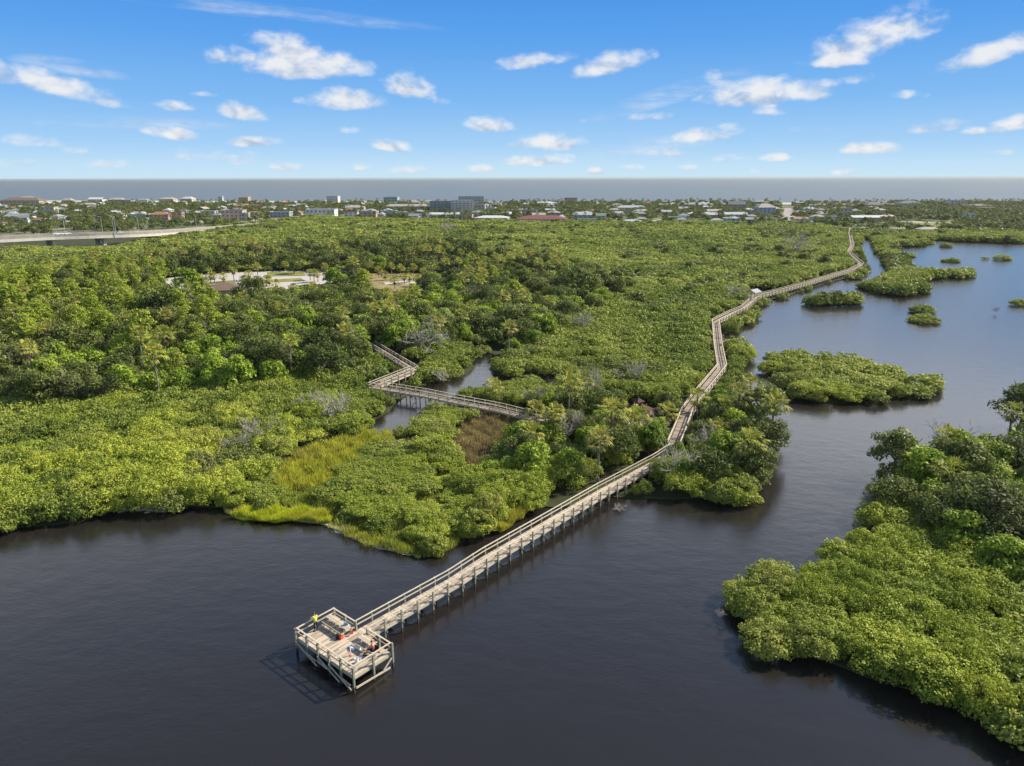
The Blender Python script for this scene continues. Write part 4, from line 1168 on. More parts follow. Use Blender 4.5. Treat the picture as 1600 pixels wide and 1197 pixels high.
# bare, bleached trees
BT = [(300, 517, 46, 'large silvery bare tree beside the broad grey green oak'), (190, 588, 26, 'bleached bare treetop at the forest front, left'), (350, 580, 26, 'silvery bare tree rising at the right of the forest front'), (405, 700, 60, 'low spreading bare tree in the thicket above the bright grass'), (372, 715, 34, 'bare grey twigs at the left end of the low spreading bare tree'),
      (524, 660, 46, 'upright bleached tree left of the creek'), (490, 652, 36, 'bare branches leaning beside the upright bleached tree'), (663, 560, 56, 'grey brown leafless crown above the zigzag boardwalk'), (630, 500, 40, 'bare tree in the middle of the forest'), (690, 600, 26, 'bare twigs hanging over the creek bank'),
      (560, 524, 30, 'small bare crown left of the inland boardwalk'), (738, 482, 36, 'grey bare crown right of the dry clearing'), (690, 530, 40, 'bare crown between the forest and the creek'), (800, 520, 44, 'leafless grey crown at the forest edge above the pond creek'), (910, 522, 44, 'grey brown bare crown north of the wooded point'),
      (850, 645, 52, 'bare grey tree at the end of the inland boardwalk'), (884, 692, 50, 'twisted bare tree in front of the pale trunked palm'), (915, 622, 44, 'grey leafless crown left of the maroon roof'), (1012, 690, 40, 'bare tree beside the boardwalk gap'), (1052, 756, 60, 'grey bare tree at the foot of the wooded point'),
      (1105, 715, 60, 'wide bare crown in the middle of the wooded point'), (1075, 745, 44, 'bare branches above the water at the wooded point'), (986, 606, 40, 'pale bare crown above the maroon roof'), (1212, 690, 26, 'thin bare sapling at the outer shore of the wooded point'), (966, 792, 30, 'brown fallen branches at the water beside the pier'),
      (1480, 715, 44, 'grey bare branches in the middle of the right hand trees'), (1575, 770, 40, 'bare limbs in the shade at the right picture edge'), (1518, 745, 30, 'pale dead palm like crown among the right hand trees'), (1555, 489, 7, 'tiny dead sapling standing in the open bay'), (1124, 968, 12, 'small dead twig in the water off the peninsula tip'),
      (235, 795, 44, 'bleached driftwood branches lying in the cove'), (656, 646, 22, 'pale dead branch fallen across the creek below the footbridge'), (1145, 470, 30, 'grey bare bushes inland of the boardwalk bend'), (700, 345 + 20, 24, 'bare grey crown far out in the thicket'), (20, 560, 36, 'bare leaning trunk at the left picture edge'), (1240, 400, 34, 'brown leafless patch in the far thicket')]
for k, (x, y, w, l) in enumerate(BT):
    b = px(x, y, .3); D = camd(b); r_ = w / FPX * D / 2
    flat = .32 if ('driftwood' in l or 'fallen' in l) else .95
    t = thing('bare_tree', l, 'bare tree', (b[0], b[1], 0.25 if 'water' not in l and 'bay' not in l else -.1), k * 1.1)
    o = link('branches', BARE[k % 6], t)
    s = r_ / 1.75
    if flat > .9: t.location.z += .7
    else: s *= .6
    t.scale = (s, s, max(s * flat, .8 if flat > .9 and w > 20 else .2))

# --- marsh grasses
def grass(name, label, poly, mat, n, h, w, z=.28, lean=.25):
    poly_w = np.array(smooth_loop([px(x, y, z) for x, y in poly], .9, .38, True, len(poly)))
    lo, hi = poly_w.min(0), poly_w.max(0)
    P = rng.uniform(lo, hi, (n * 4, 2)); P = P[inpoly(P, poly_w)][:n]
    k = len(P); a = rng.uniform(0, 2 * PI, k); hh = h * rng.uniform(.45, 1.15, k) * (1 + .35 * np.sin(P[:, 0] * 1.9 + 1.7 * np.sin(P[:, 1] * 1.3)))
    b = np.concatenate([P, np.full((k, 1), z - .05)], 1)
    d = np.stack([np.cos(a), np.sin(a), np.zeros(k)], 1) * w
    tip = b + np.stack([rng.normal(0, lean, k) * hh, rng.normal(0, lean, k) * hh, hh], 1)
    V = np.stack([b - d, b + d, tip + d * .25, tip - d * .25], 1).reshape(-1, 3)
    tag(link(name, leaf_mesh(name, V, mat)), label, None, None, 'stuff')
grass('marsh_grass', 'bright yellow green marsh grass at the water edge', G_BRIGHT, MT['reed'], 9000, .75, .035)
grass('marsh_grass', 'golden olive marsh grass in a meadow in the thicket', G_OLIVEX, MT['olive_reed'], 14000, .9, .05)
grass('marsh_grass', 'olive grass at the inlet beside the pier', G_OLIVE2, MT['olive_reed'], 4000, .8, .035)
grass('marsh_grass', 'rusty green grass mound beside the creek', G_RUST, MT['olive_reed'], 3500, 1.1, .05)
grass('marsh_grass', 'brown dry marsh grass patch below the inland boardwalk', G_DRYX, MT['dry_reed'], 20000, .8, .05)
grass('marsh_grass', 'low pale green growth between the shrubs left of the pier', [(x, y) for x, y in LOWZ], MT['pale_reed'], 52000, .55, .06, .16)
grass('marsh_grass', 'thin pale reeds standing in the shallow shore water', G_SHORE, MT['olive_reed'], 1500, .7, .025)
HAZE = 0.00006
# ------------------------------------------------------------------ boardwalks
POST_ME = {}
def post_mesh(mat, hgt, r_=.062):
    key = (mat, round(hgt, 2), r_)
    if key not in POST_ME:
        mb = MB(); mb.box((0, 0, 0), (r_ * 2, r_ * 2, hgt)); POST_ME[key] = mb.mesh('post', MT[mat])
    return POST_ME[key]
def walk_along(cen, step):
    """points and directions every step metres along a plan polyline"""
    out = []; carry = 0.0
    for a, b in zip(cen[:-1], cen[1:]):
        a = np.asarray(a); b = np.asarray(b); l = np.linalg.norm(b - a); d = (b - a) / l
        t = carry
        while t < l:
            out.append((a + d * t, d)); t += step
        carry = t - l
    return out
def planks(mb, cen, w, pitch, z_off=0.0, thick=.045):
    for k, (a, b) in enumerate(zip(cen[:-1], cen[1:])):
        a = np.asarray(a, float); b = np.asarray(b, float); l = np.linalg.norm(b - a); d = (b - a) / l
        n = max(1, int(l / pitch)); sd = np.array([d[1], -d[0], 0])
        for i in range(n):
            c = a + d * (i + .5) * l / n + np.array([0, 0, z_off - thick / 2 + .004 * (k % 2) + rng.uniform(-.0015, .0015)])
            e = w / 2 + rng.uniform(-.012, .012)
            mb.beam(c - sd * e, c + sd * e, l / n - .011, thick)
RAILS = ((.93, .13, .04, 'top_rail'), (.50, .034, .115, 'middle_rail'))
def build_walk(root, cen, w, spacing, mats=('wood', 'rail', 'pile'), pitch=.15, foot=-.8, max_posts=100, sides=(1, -1), rails=RAILS, braces=True, skip0=0.0):
    origin = np.array(root.location)
    loc = lambda p: np.asarray(p, float) - origin
    mb = MB(); planks(mb, [loc(p) for p in cen], w, pitch); part('deck', mb, MT[mats[0]], root)
    for s in sides:
        ln = off_line(cen, s * w / 2)
        mb = MB()
        for a, b in zip(ln[:-1], ln[1:]):
            mb.beam(loc(a) + [0, 0, -.17], loc(b) + [0, 0, -.17], .05, .22)
        part('fascia_board', mb, MT[mats[1]], root)
        for z, rw, rh, nm in rails:
            mb = MB()
            for a, b in zip(ln[:-1], ln[1:]):
                off = np.array([0, 0, z])
                mb.beam(loc(a) + off, loc(b) + off, rw, rh)
            part(nm, mb, MT[mats[1]], root)
    pts = walk_along(cen, spacing)
    zz = cen[0][2]
    extra = MB(); np_ = 0
    pm = post_mesh(mats[2], zz - foot + .90)
    for k, (p, d) in enumerate(pts):
        sd = np.array([d[1], -d[0], 0]); rz = math.atan2(d[1], d[0])
        for s in sides:
            q = p + sd * s * (w / 2 + .125); q[2] = (zz + .90 + foot) / 2
            if np_ < max_posts:
                link('post', pm, root, loc(q), rz); np_ += 1
            else:
                extra.box(loc(q), (.14, .14, zz - foot + .90), rz)
        if braces and 2 * k < max_posts:
            mb = MB(); a = p + sd * (w / 2 + .25) + [0, 0, -.36]; b = p - sd * (w / 2 + .25) + [0, 0, -.36]
            mb.beam(loc(a) + d * .13, loc(b) + d * .13, .06, .2); part('cross_beam', mb, MT[mats[2]], root)
            if k % 2 == 0:
                mb = MB()
                mb.beam(loc(p + sd * (w / 2 + .1) + [0, 0, -.5]) - d * .14, loc(p - sd * (w / 2 + .1) + [0, 0, -1.25]) - d * .14, .045, .14)
                part('brace', mb, MT[mats[2]], root)
    if extra.n:
        o = part('post', extra, MT[mats[2]], root); o['kind'] = 'stuff'

# fishing pier: the head platform and its straight walkway
PB = np.array([-15.49, 53.65, 0]); PR = np.array([-9.76, 48.84, 0])
U = (PR - PB) / np.linalg.norm(PR - PB); Vv = np.array([U[1], -U[0], 0]); 
if Vv @ (np.array([-17.83, 50.77, 0]) - PB) < 0: Vv = -Vv
PLW, PLD, DZ = 7.42, 3.68, 1.35
def pl(u, v, z=DZ): return PB + U * u + Vv * v + np.array([0, 0, z])
OP0, OP1 = PLW * .393, PLW * .393 + PIER_W
start = pl((OP0 + OP1) / 2, 0)
PIER_CEN[0] = start
pier = thing('fishing_pier', 'long weathered wooden fishing pier with square end platform over dark water', 'pier', tuple(pl(PLW / 2, PLD / 2, 0)))
PO = np.array(pier.location)
build_walk(pier, PIER_CEN, PIER_W, 1.83)
mb = MB(); n = int(PLW / .15)
for i in range(n):
    u = (i + .5) * PLW / n
    a, b = pl(u, .02, DZ - .0225 + rng.uniform(-.002, .002)) - PO, pl(u, PLD - .02, DZ - .0225) - PO
    cut = rng.uniform(.25, .75); m_ = a + (b - a) * cut
    mb.beam(a, m_ - (b - a) * .0012, PLW / n - .011, .045); mb.beam(m_ + (b - a) * .0012, b, PLW / n - .011, .045)
part('platform_deck', mb, MT['wood'], pier)
runs = [((0, 0), (0, PLD)), ((0, PLD), (PLW, PLD)), ((PLW, PLD), (PLW, 0)), ((PLW, 0), (OP1, 0)), ((OP0, 0), (0, 0))]
for (a, b) in runs:
    A, B = pl(*a) - PO, pl(*b) - PO
    mb = MB(); mb.beam(A + [0, 0, -.18], B + [0, 0, -.18], .05, .24); part('fascia_board', mb, MT['rail'], pier)
    for z, rw, rh, nm in RAILS:
        mb = MB(); e = (B - A) / np.linalg.norm(B - A) * (.07 if nm == 'top_rail' else 0.0)
        zz = z + (.003 if (a[0] == b[0]) else 0)
        mb.beam(A - e * .9 + [0, 0, zz], B + e * .9 + [0, 0, zz], rw, rh); part(nm, mb, MT['rail'], pier)
pp = [(u, PLD) for u in np.linspace(0, PLW, 6)] + [(PLW, PLD / 2), (PLW, 0), (0, PLD / 2), (0, 0), (OP0, 0), (OP1, 0), (OP0 / 2, 0), ((OP1 + PLW) / 2, 0)]
rzp = math.atan2(U[1], U[0])
for u, v in pp:
    uu = u + (-.1 if u == 0 else .1 if u == PLW else 0); vv = v + (-.1 if v == 0 else .1 if v == PLD else 0)
    q = pl(uu, vv, (DZ + .90 - 1.0) / 2); link('post', post_mesh('pile', DZ + .90 + 1.0, .075), pier, q - PO, rzp)
for u in np.linspace(1.2, PLW - 1.2, 5):
    q = pl(u, PLD / 2, (DZ - .1 - 1) / 2); link('post', post_mesh('pile', DZ + .8, .09), pier, q - PO, rzp)
for u in np.linspace(0.15, PLW - .15, 6):
    mb = MB(); mb.beam(pl(u, .1, DZ - .40) - PO, pl(u, PLD - .1, DZ - .40) - PO, .08, .2); part('cross_beam', mb, MT['pile'], pier)
b5 = np.linspace(0, PLW, 6)
for a, b in ((0, 2), (2, 4), (3, 5)):
    mb = MB(); mb.beam(pl(b5[a], PLD + .22, DZ - .25) - PO, pl(b5[b] - .15, PLD + .22, .12) - PO, .05, .16); part('brace', mb, MT['rail'], pier)
for a in (1, 2, 4):
    mb = MB(); mb.beam(pl(b5[a], PLD + .27, .75) - PO, pl(b5[a] + 1.3, PLD + .27, .62) - PO, .05, .15); part('brace', mb, MT['rail'], pier)
mb = MB(); mb.beam(pl(PLW + .22, PLD, .42) - PO, pl(PLW + .22, .3, .22) - PO, .05, .17); part('brace', mb, MT['rail'], pier)
mb = MB(); mb.beam(pl(PLW + .22, .1, DZ - .3) - PO, pl(PLW + .22, 1.0, .35) - PO, .05, .15); part('brace', mb, MT['rail'], pier)

# the long boardwalk and the inland one
long_bw = thing('boardwalk', 'long winding wooden boardwalk running beside the bay to the town', 'boardwalk', tuple(BW_CEN[0] * [1, 1, 0]))
R2 = ((.93, .15, .05, 'top_rail'), (.50, .04, .17, 'middle_rail'))
build_walk(long_bw, BW_CEN, 1.75, 2.4, ('brown_wood', 'rail', 'pile'), .19, -.5, 100, rails=R2, braces=False)
in_bw = thing('boardwalk', 'narrow zigzag grey boardwalk crossing the creek inland', 'boardwalk', tuple(IN_CEN[0] * [1, 1, 0]))
build_walk(in_bw, IN_CEN, 1.5, 2.1, ('brown_wood', 'rail', 'pile'), .16, -.7, 100, rails=RAILS)
lo = np.array([*px(1168, 463, 2.0)[:2], 0])

# picnic tables on the platform
def picnic(u, v, lbl, L_=1.42):
    t = thing('picnic_table', lbl, 'picnic table', tuple(pl(u, v)), math.atan2(U[1], U[0]), 'picnic tables on the platform')
    mb = MB()
    for k in range(3): mb.box((0, -.17 + .17 * k, .73), (L_, .155, .04))
    part('tabletop', mb, MT['wood'], t)
    for s in (-1, 1):
        mb = MB()
        for k in (0, 1): mb.box((0, s * (.47 + .13 * k), .43), (L_, .12, .04))
        part('seat', mb, MT['wood'], t)
    for s in (-1, 1):
        mb = MB(); x = s * L_ * .34
        mb.beam((x, -.18, .70), (x, -.52, .0), .04, .09); mb.beam((x, .18, .70), (x, .52, .0), .04, .09)
        mb.beam((x, -.6, .385), (x, .6, .385), .05, .09); part('leg', mb, MT['rail'], t)
    return t
picnic(.92, .78, 'picnic table in the far corner of the platform, beside the standing angler')
picnic(2.36, .80, 'picnic table at the walkway entrance with a blue bag on it', 1.34)
picnic(OP1 + .92, .82, 'picnic table in front of the seated person in coral')
# things on the platform
def box_bag(name, u, v, size, mat, label, cat, z=DZ, rz=.3, extra=None):
    t = thing(name, label, cat, tuple(pl(u, v, z)), rz)
    w, d, h = size
    mb = MB()
    mb.box((0, 0, h * .36), (w, d, h * .72)); mb.box((0, 0, h * .86), (w * .99, d * .97, h * .28), taper=.72)
    part('body', mb, MT[mat], t)
    mb = MB(); mb.tube([(-w * .28, 0, h * .97), (-w * .2, 0, h * 1.18), (w * .2, 0, h * 1.18), (w * .28, 0, h * .97)], .016, 5); part('handle', mb, MT['black'], t)
    return t
box_bag('backpack', 2.62, 1.62, (.28, .26, .40), 'black', 'black round topped backpack on the deck beside the red one', 'backpack')
box_bag('backpack', 2.86, 1.42, (.28, .24, .42), 'red', 'bright red backpack at the end of the picnic table', 'backpack', rz=1.0)
box_bag('shopping_bag', 2.55, .66, (.34, .22, .2), 'blue', 'blue bag lying on the picnic table by the walkway', 'bag', z=DZ + .76)
t = thing('towel', 'white towel spread on the picnic table behind the blue bag', 'towel', tuple(pl(2.45, .40, DZ + .458)), rzp)
mb = MB(); mb.box((0, 0, .012), (.7, .22, .02)); mb.box((.1, .02, .03), (.4, .18, .02)); part('folded_cloth', mb, MT['cloth_white'], t)
def small_pail(u, v, mat, label, r_=.15, h=.34, z=DZ, name='bucket', cat='bucket'):
    t = thing(name, label, cat, tuple(pl(u, v, z)))
    mb = MB(); mb.lathe((0, 0, 0), [(r_ * .82, 0), (r_, h), (r_ * 1.07, h), (r_ * 1.07, h + .025), (r_ * .9, h + .025), (r_ * .78, .06)], 12); part('pail', mb, MT[mat], t)
    mb = MB(); mb.tube([(r_ * math.cos(a), .03 * math.sin(a), h + r_ * .95 * math.sin(a)) for a in np.linspace(0, PI, 8)], .008, 4); part('handle', mb, MT['steel'], t)
small_pail(3.02, .40, 'red', 'small red bucket beside the walkway post', .09, .18)
small_pail(3.10, .80, 'pink', 'pink bucket on the deck where the walkway begins', .09, .14)
small_pail(6.35, 2.55, 'white', 'tall white bucket on the deck near the right rail', .17, .44)
small_pail(6.15, 2.05, 'white', 'low white pail beside the tall white bucket', .14, .22)
for u, v, l, s in ((4.75, 1.72, 'white tackle box at the left of the right hand picnic table', .8), (5.0, 1.35, 'white cooler lid lying beside the tackle box', .95)):
    t = thing('tackle_box', l, 'box', tuple(pl(u, v)), rzp + .3)
    mb = MB(); mb.box((0, 0, .10), (.42 * s, .2, .2)); part('body', mb, MT['white'], t)
    mb = MB(); mb.box((0, 0, .22), (.43 * s, .21, .035), taper=.9); part('lid', mb, MT['cloth_white'], t)
t = thing('rod_stand', 'pale upright rod stand casting a long thin shadow on the deck', 'rod stand', tuple(pl(5.25, 2.28)))
mb = MB(); mb.tube([(0, 0, .0), (-.02, .03, .6), (-.10, .10, 1.15)], [.045, .04, .03], 6); part('pole', mb, MT['cloth_white'], t)
mb = MB(); mb.lathe((0, 0, 0), [(.14, 0), (.14, .03), (.05, .08)], 10); part('base', mb, MT['coral'], t)
def rod(a, b, label):
    t = thing('fishing_rod', label, 'fishing rod', tuple(a))
    b = np.asarray(b) - np.asarray(a); mb = MB(); mb.tube([(0, 0, 0), b * .5, b], [.014, .009, .004], 5); part('rod', mb, MT['black'], t)
    d = unit(b); mb = MB(); mb.tube([-d * .02, d * .34], [.022, .022], 6); part('grip', mb, MT['bark'], t)
    mb = MB(); mb.lathe(d * .4 + np.array([0, 0, -.06]), [(.035, -.04), (.05, 0), (.035, .04)], 8); part('reel', mb, MT['steel'], t)
rod(pl(6.9, 3.05, DZ + .03), pl(6.2, 3.85, DZ + 1.5), 'fishing rod propped over the front rail near the right corner')
rod(pl(6.2, 3.2, DZ + .03), pl(5.6, 3.9, DZ + 1.4), 'fishing rod propped over the front rail beside the other rod')

# folding chair for the seated person
chx, chy = 6.55, 1.05
t = thing('folding_chair', 'black folding chair under the person in coral', 'chair', tuple(pl(chx, chy)), PI * .98)
mb = MB(); mb.box((0, 0, .43), (.44, .46, .035)); part('seat', mb, MT['black'], t)
mb = MB(); mb.beam((-.22, 0, .46), (-.30, 0, .88), .46, .03, up=(0, 1, 0)); part('backrest', mb, MT['black'], t)
for sx_ in (-1, 1):
    for sy_ in (-1, 1):
        mb = MB(); mb.tube([(sx_ * .2, sy_ * .21, .42), (-sx_ * .0 + sx_ * .22, sy_ * .21, 0)], .012, 5); part('leg', mb, MT['steel'], t)

# ------------------------------------------------------------------ people
def skin_obj(name, pts, edges, rad, mat, parent, root=0, sub=2):
    me = bpy.data.meshes.new(name)
    me.from_pydata([tuple(p) for p in pts], edges, [])
    me.materials.append(MT[mat])
    o = link(name, me, parent)
    o.modifiers.new('skin', 'SKIN').use_smooth_shade = True
    if not me.skin_vertices: me.skin_vertices.new()
    for i, d in enumerate(me.skin_vertices[0].data):
        r_ = rad[i] if isinstance(rad[i], (tuple, list)) else (rad[i], rad[i])
        d.radius = r_
        d.use_root = (i == root)
    o.modifiers.new('smooth', 'SUBSURF').levels = sub
    o.modifiers['smooth'].render_levels = sub
    return o
def person(label, loc, rz, J, shirt, trousers, hair_mat, shorts=False, scale=1.0):
    """J: joints by name (metres, facing +x)"""
    t = thing('person', label, 'person', tuple(loc), rz); t.scale = (scale,) * 3
    P = {k: np.array(v, float) for k, v in J.items()}
    names, rad = [], []
    def v(n, p, r_): names.append(p); rad.append(r_); return len(names) - 1
    E = []
    pel = v('pel', P['pelvis'], (.125, .10)); ch = v('ch', P['chest'], (.15, .11)); nk = v('nk', P['neck'], .055)
    hd0 = v('h0', P['head'] + np.array([0, 0, -.07]), (.062, .075)); hd1 = v('h1', P['head'] + np.array([0, 0, .03]), (.08, .098)); hd2 = v('h2', P['head'] + np.array([-.01, 0, .11]), (.05, .06))
    E += [(pel, ch), (ch, nk), (nk, hd0), (hd0, hd1), (hd1, hd2)]
    nose = v('n', P['head'] + np.array([.115, 0, -.005]), .014); E.append((hd1, nose))
    for s in ('l', 'r'):
        sh = v('s', P['sh' + s], .062); el = v('e', P['el' + s], .043); wr = v('w', P['wr' + s], .03)
        E += [(ch, sh), (sh, el), (el, wr)]
        d = unit(P['wr' + s] - P['el' + s]); palm_ = v('p', P['wr' + s] + d * .06, (.036, .02)); E.append((wr, palm_))
        sd = unit(np.cross(d, [0, 0.3, 1.0]))
        for k, ln in enumerate((.075, .085, .08, .062)):
            b0 = P['wr' + s] + d * .085 + sd * (.030 - .02 * k); f1 = b0 + d * ln * .5 + [0, 0, -.012]; f2 = f1 + d * ln * .35 + [0, 0, -.03]
            i0 = v('f', b0, .0095); i1 = v('f', f1, .0085); i2 = v('f', f2, .007); E += [(palm_, i0), (i0, i1), (i1, i2)]
        th0 = v('t', P['wr' + s] + d * .035 + sd * .04, .011); th1 = v('t', P['wr' + s] + d * .075 + sd * .065 + [0, 0, -.015], .009); E += [(palm_, th0), (th0, th1)]
        hp = v('hp', P['hp' + s], .085); kn = v('k', P['kn' + s], .056); an = v('a', P['an' + s], .037); toe = v('toe', P['to' + s], .03)
        E += [(pel, hp), (hp, kn), (kn, an), (an, toe)]
    skin_obj('body', names, E, rad, 'skin', t, pel)
    # shirt over torso and upper arms, trousers over hips and legs
    pts = [P['pelvis'] + [0, 0, .04], (P['pelvis'] + P['chest']) / 2, P['chest'], P['neck'] + [0, 0, -.05]]
    rr = [(.145, .118), (.15, .12), (.175, .13), .075]; ed = [(0, 1), (1, 2), (2, 3)]
    for s in ('l', 'r'):
        n0 = len(pts); pts += [P['sh' + s], P['sh' + s] * .35 + P['el' + s] * .65]; rr += [.08, .068]; ed += [(2, n0), (n0, n0 + 1)]
    skin_obj('shirt', pts, ed, rr, shirt, t, 1)
    pts = [P['pelvis'] + [0, 0, .05], P['pelvis']]; rr = [(.14, .112), (.145, .118)]; ed = [(0, 1)]
    for s in ('l', 'r'):
        n0 = len(pts); e = .6 if shorts else .93
        pts += [P['hp' + s], P['kn' + s]] + ([] if shorts else [P['kn' + s] * .08 + P['an' + s] * .92]); rr += [.105, .075] + ([] if shorts else [.058])
        ed += [(1, n0), (n0, n0 + 1)] + ([] if shorts else [(n0 + 1, n0 + 2)])
    skin_obj('trousers', pts, ed, rr, trousers, t, 1)
    h = P['head']; skin_obj('hair', [h + [-.035, 0, -.02], h + [-.03, 0, .07], h + [.03, 0, .10]], [(0, 1), (1, 2)], [(.075, .085), (.085, .095), (.055, .07)], hair_mat, t, 1)
    for s in ('l', 'r'):
        a, b = P['an' + s], P['to' + s]; d = unit((b - a) * [1, 1, 0])
        mb = MB(); c = (a + b) / 2; mb.box((c[0], c[1], min(a[2], b[2]) - .005), (.27, .10, .075), math.atan2(d[1], d[0]), taper=.85); part('shoe', mb, MT['black'], t)
    for s in (-1, 1):
        mb = MB(); mb.lathe(h + [.078, s * .032, .015], [(.004, -.01), (.011, 0), (.004, .01)], 6); part('eye', mb, MT['black'], t)
    return t
stand = dict(pelvis=(0, 0, .93), chest=(.03, 0, 1.28), neck=(.06, 0, 1.48), head=(.11, 0, 1.62), shl=(.03, .19, 1.42), shr=(.03, -.19, 1.42), ell=(.20, .24, 1.18), elr=(.18, -.25, 1.17),
             wrl=(.42, .14, 1.16), wrr=(.40, -.12, 1.14), hpl=(0, .10, .88), hpr=(0, -.10, .88), knl=(.03, .11, .49), knr=(.01, -.11, .49), anl=(0, .12, .09), anr=(-.04, -.12, .09), tol=(.16, .14, .04), tor=(.12, -.14, .04))
dirL = -U     # faces outward over the left rail
person('standing angler in a lime green shirt and black trousers at the left rail', pl(.38, 2.12), math.atan2(dirL[1], dirL[0]), stand, 'lime', 'black', 'hair')
sit = dict(pelvis=(-.05, 0, .54), chest=(-.02, 0, .88), neck=(.04, 0, 1.08), head=(.09, 0, 1.21), shl=(-.01, .18, 1.02), shr=(-.01, -.18, 1.02), ell=(.14, .23, .79), elr=(.14, -.23, .79),
           wrl=(.36, .12, .72), wrr=(.36, -.10, .72), hpl=(0, .10, .53), hpr=(0, -.10, .53), knl=(.44, .13, .55), knr=(.44, -.13, .55), anl=(.62, .14, .11), anr=(.58, -.14, .11), tol=(.78, .15, .05), tor=(.74, -.15, .05))
person('person in a coral shirt sitting on a chair at the right end of the platform', pl(chx, chy), PI * .98, sit, 'coral', 'black', 'hair', True)
rod(pl(.30, 2.05, DZ + 1.12), pl(-1.5, 2.6, DZ + 1.75), 'fishing rod held out over the water by the standing angler')

# ------------------------------------------------------------------ shelters among the trees
def hip_roof(mb, w, d, z0, z1, ridge=0.0, over=0.0, m=0, thick=.12):
    w2, d2 = w / 2 + over, d / 2 + over
    V = [(-w2, -d2, z0), (w2, -d2, z0), (w2, d2, z0), (-w2, d2, z0), (-ridge / 2, 0, z1), (ridge / 2, 0, z1), (-w2, -d2, z0 - thick), (w2, -d2, z0 - thick), (w2, d2, z0 - thick), (-w2, d2, z0 - thick)]
    if ridge <= 0: V[4] = (-.02, 0, z1); V[5] = (.02, 0, z1)
    mb.add(V, [(0, 1, 5, 4), (1, 2, 5), (2, 3, 4, 5), (3, 0, 4), (6, 7, 1, 0), (7, 8, 2, 1), (8, 9, 3, 2), (9, 6, 0, 3), (9, 8, 7, 6)], m)
def gable_roof(mb, w, d, z0, z1, over=.5, m=0, thick=.14):
    w2, d2 = w / 2 + over, d / 2 + over
    V = [(-w2, -d2, z0), (w2, -d2, z0), (w2, 0, z1), (-w2, 0, z1), (w2, d2, z0), (-w2, d2, z0)]
    V += [(x, y, z - thick) for x, y, z in V]
    mb.add(V, [(0, 1, 2, 3), (3, 2, 4, 5), (9, 8, 7, 6), (11, 10, 8, 9), (6, 7, 1, 0), (5, 4, 10, 11), (7, 8, 2, 1), (8, 10, 4, 2), (6, 0, 3, 9), (9, 3, 5, 11)], m)
t = thing('pavilion', 'maroon hip roofed pavilion half hidden among trees on the wooded point', 'pavilion', (PAV[0], PAV[1], .28), .5)
mb = MB(); hip_roof(mb, 5.0, 5.0, 2.75, 4.1, 0, .5); part('roof', mb, MT['maroon_roof'], t)
mb = MB(); mb.box((0, 0, 4.15), (1.0, 1.0, .3)); part('cupola', mb, MT['bark'], t)
mb = MB(); hip_roof(mb, 1.1, 1.1, 4.42, 4.95, 0, .18); part('cupola_roof', mb, MT['maroon_roof'], t)
for a, b in ((-1, -1), (1, -1), (1, 1), (-1, 1)):
    mb = MB(); mb.box((a * 2.3, b * 2.3, 1.3), (.2, .2, 2.7)); part('post', mb, MT['bark'], t)
mb = MB(); mb.box((0, 0, .06), (5.0, 5.0, .14)); part('floor_slab', mb, MT['concrete'], t)
sp = px(1178, 453.5, 4.3)
t = thing('shelter', 'small grey roofed lookout shelter at the bend of the long boardwalk', 'shelter', (sp[0], sp[1], 0), .75)
mb = MB(); mb.box((0, 0, 1.40), (3.4, 2.6, .12)); part('deck', mb, MT['brown_wood'], t)
mb = MB(); gable_roof(mb, 3.4, 2.6, 3.85, 4.65, .35); part('roof', mb, MT['grey_roof'], t)
for a, b in ((-1, -1), (1, -1), (1, 1), (-1, 1)):
    mb = MB(); mb.box((a * 1.55, b * 1.15, 1.7), (.14, .14, 4.2)); part('post', mb, MT['rail'], t)
mb = MB()
for b in (-1, 1): mb.box((0, b * 1.28, 2.35), (3.3, .06, .14))
part('railing', mb, MT['rail'], t)
bp = px(352, 453, 2.5)
t = thing('lot_building', 'brown shingled hip roof building at the edge of the parking lot', 'building', (bp[0], bp[1], .28), .28)
mb = MB(); mb.box((0, 0, 1.3), (11.0, 8.0, 2.6)); part('wall', mb, MT['concrete'], t)
mb = MB(); hip_roof(mb, 11.0, 8.0, 2.75, 4.6, 3.2, 1.0, thick=.2); part('roof', mb, MT['brown_roof'], t)
for x in (-3, 0, 3):
    mb = MB(); mb.box((x, -4.02, 1.5), (1.1, .08, 1.0)); part('window', mb, MT['window'], t)
mb = MB(); mb.box((5.52, 0, 1.1), (.08, 1.1, 2.1)); part('door', mb, MT['brown_roof'], t)
# ------------------------------------------------------------------ highway bridge
NB = [np.array([*p, z], float) for p, z in zip(ROAD_W, (8.4, 8.2, 7.7, 7.0, 5.4, 2.6, 1.5, 1.2))]
# where the near edge should show in the photo
NB[1] = px(0, 373, 8.2); NB[2] = px(85, 369, 7.8); NB[3] = px(165, 366.5, 7.2); NB[4] = px(250, 363.3, 5.9); NB[5] = px(372, 354.5, 2.2)
NB[0] = NB[1] + (NB[1] - NB[2]) * 1.2
NB[6] = NB[5] + np.array([14, 60, -.9]); NB[7] = NB[6] + np.array([14, 70, -.35])
def dense(P, n=6):
    P = [np.array(p) for p in P]; out = []
    for i in range(len(P) - 1):
        p0, p1, p2, p3 = P[max(i - 1, 0)], P[i], P[i + 1], P[min(i + 2, len(P) - 1)]
        for k in range(n):
            t = k / n
            out.append(.5 * (2 * p1 + (p2 - p0) * t + (2 * p0 - 5 * p1 + 4 * p2 - p3) * t * t + (3 * p1 - p0 - 3 * p2 + p3) * t ** 3))
    return out + [P[-1]]
NE = dense(NB); BWID = 14.0
def strip(mb, A, B, m=0):
    k = len(A); V = list(A) + list(B)
    mb.add(V, [(i, i + 1, k + i + 1, k + i) for i in range(k - 1)], m)
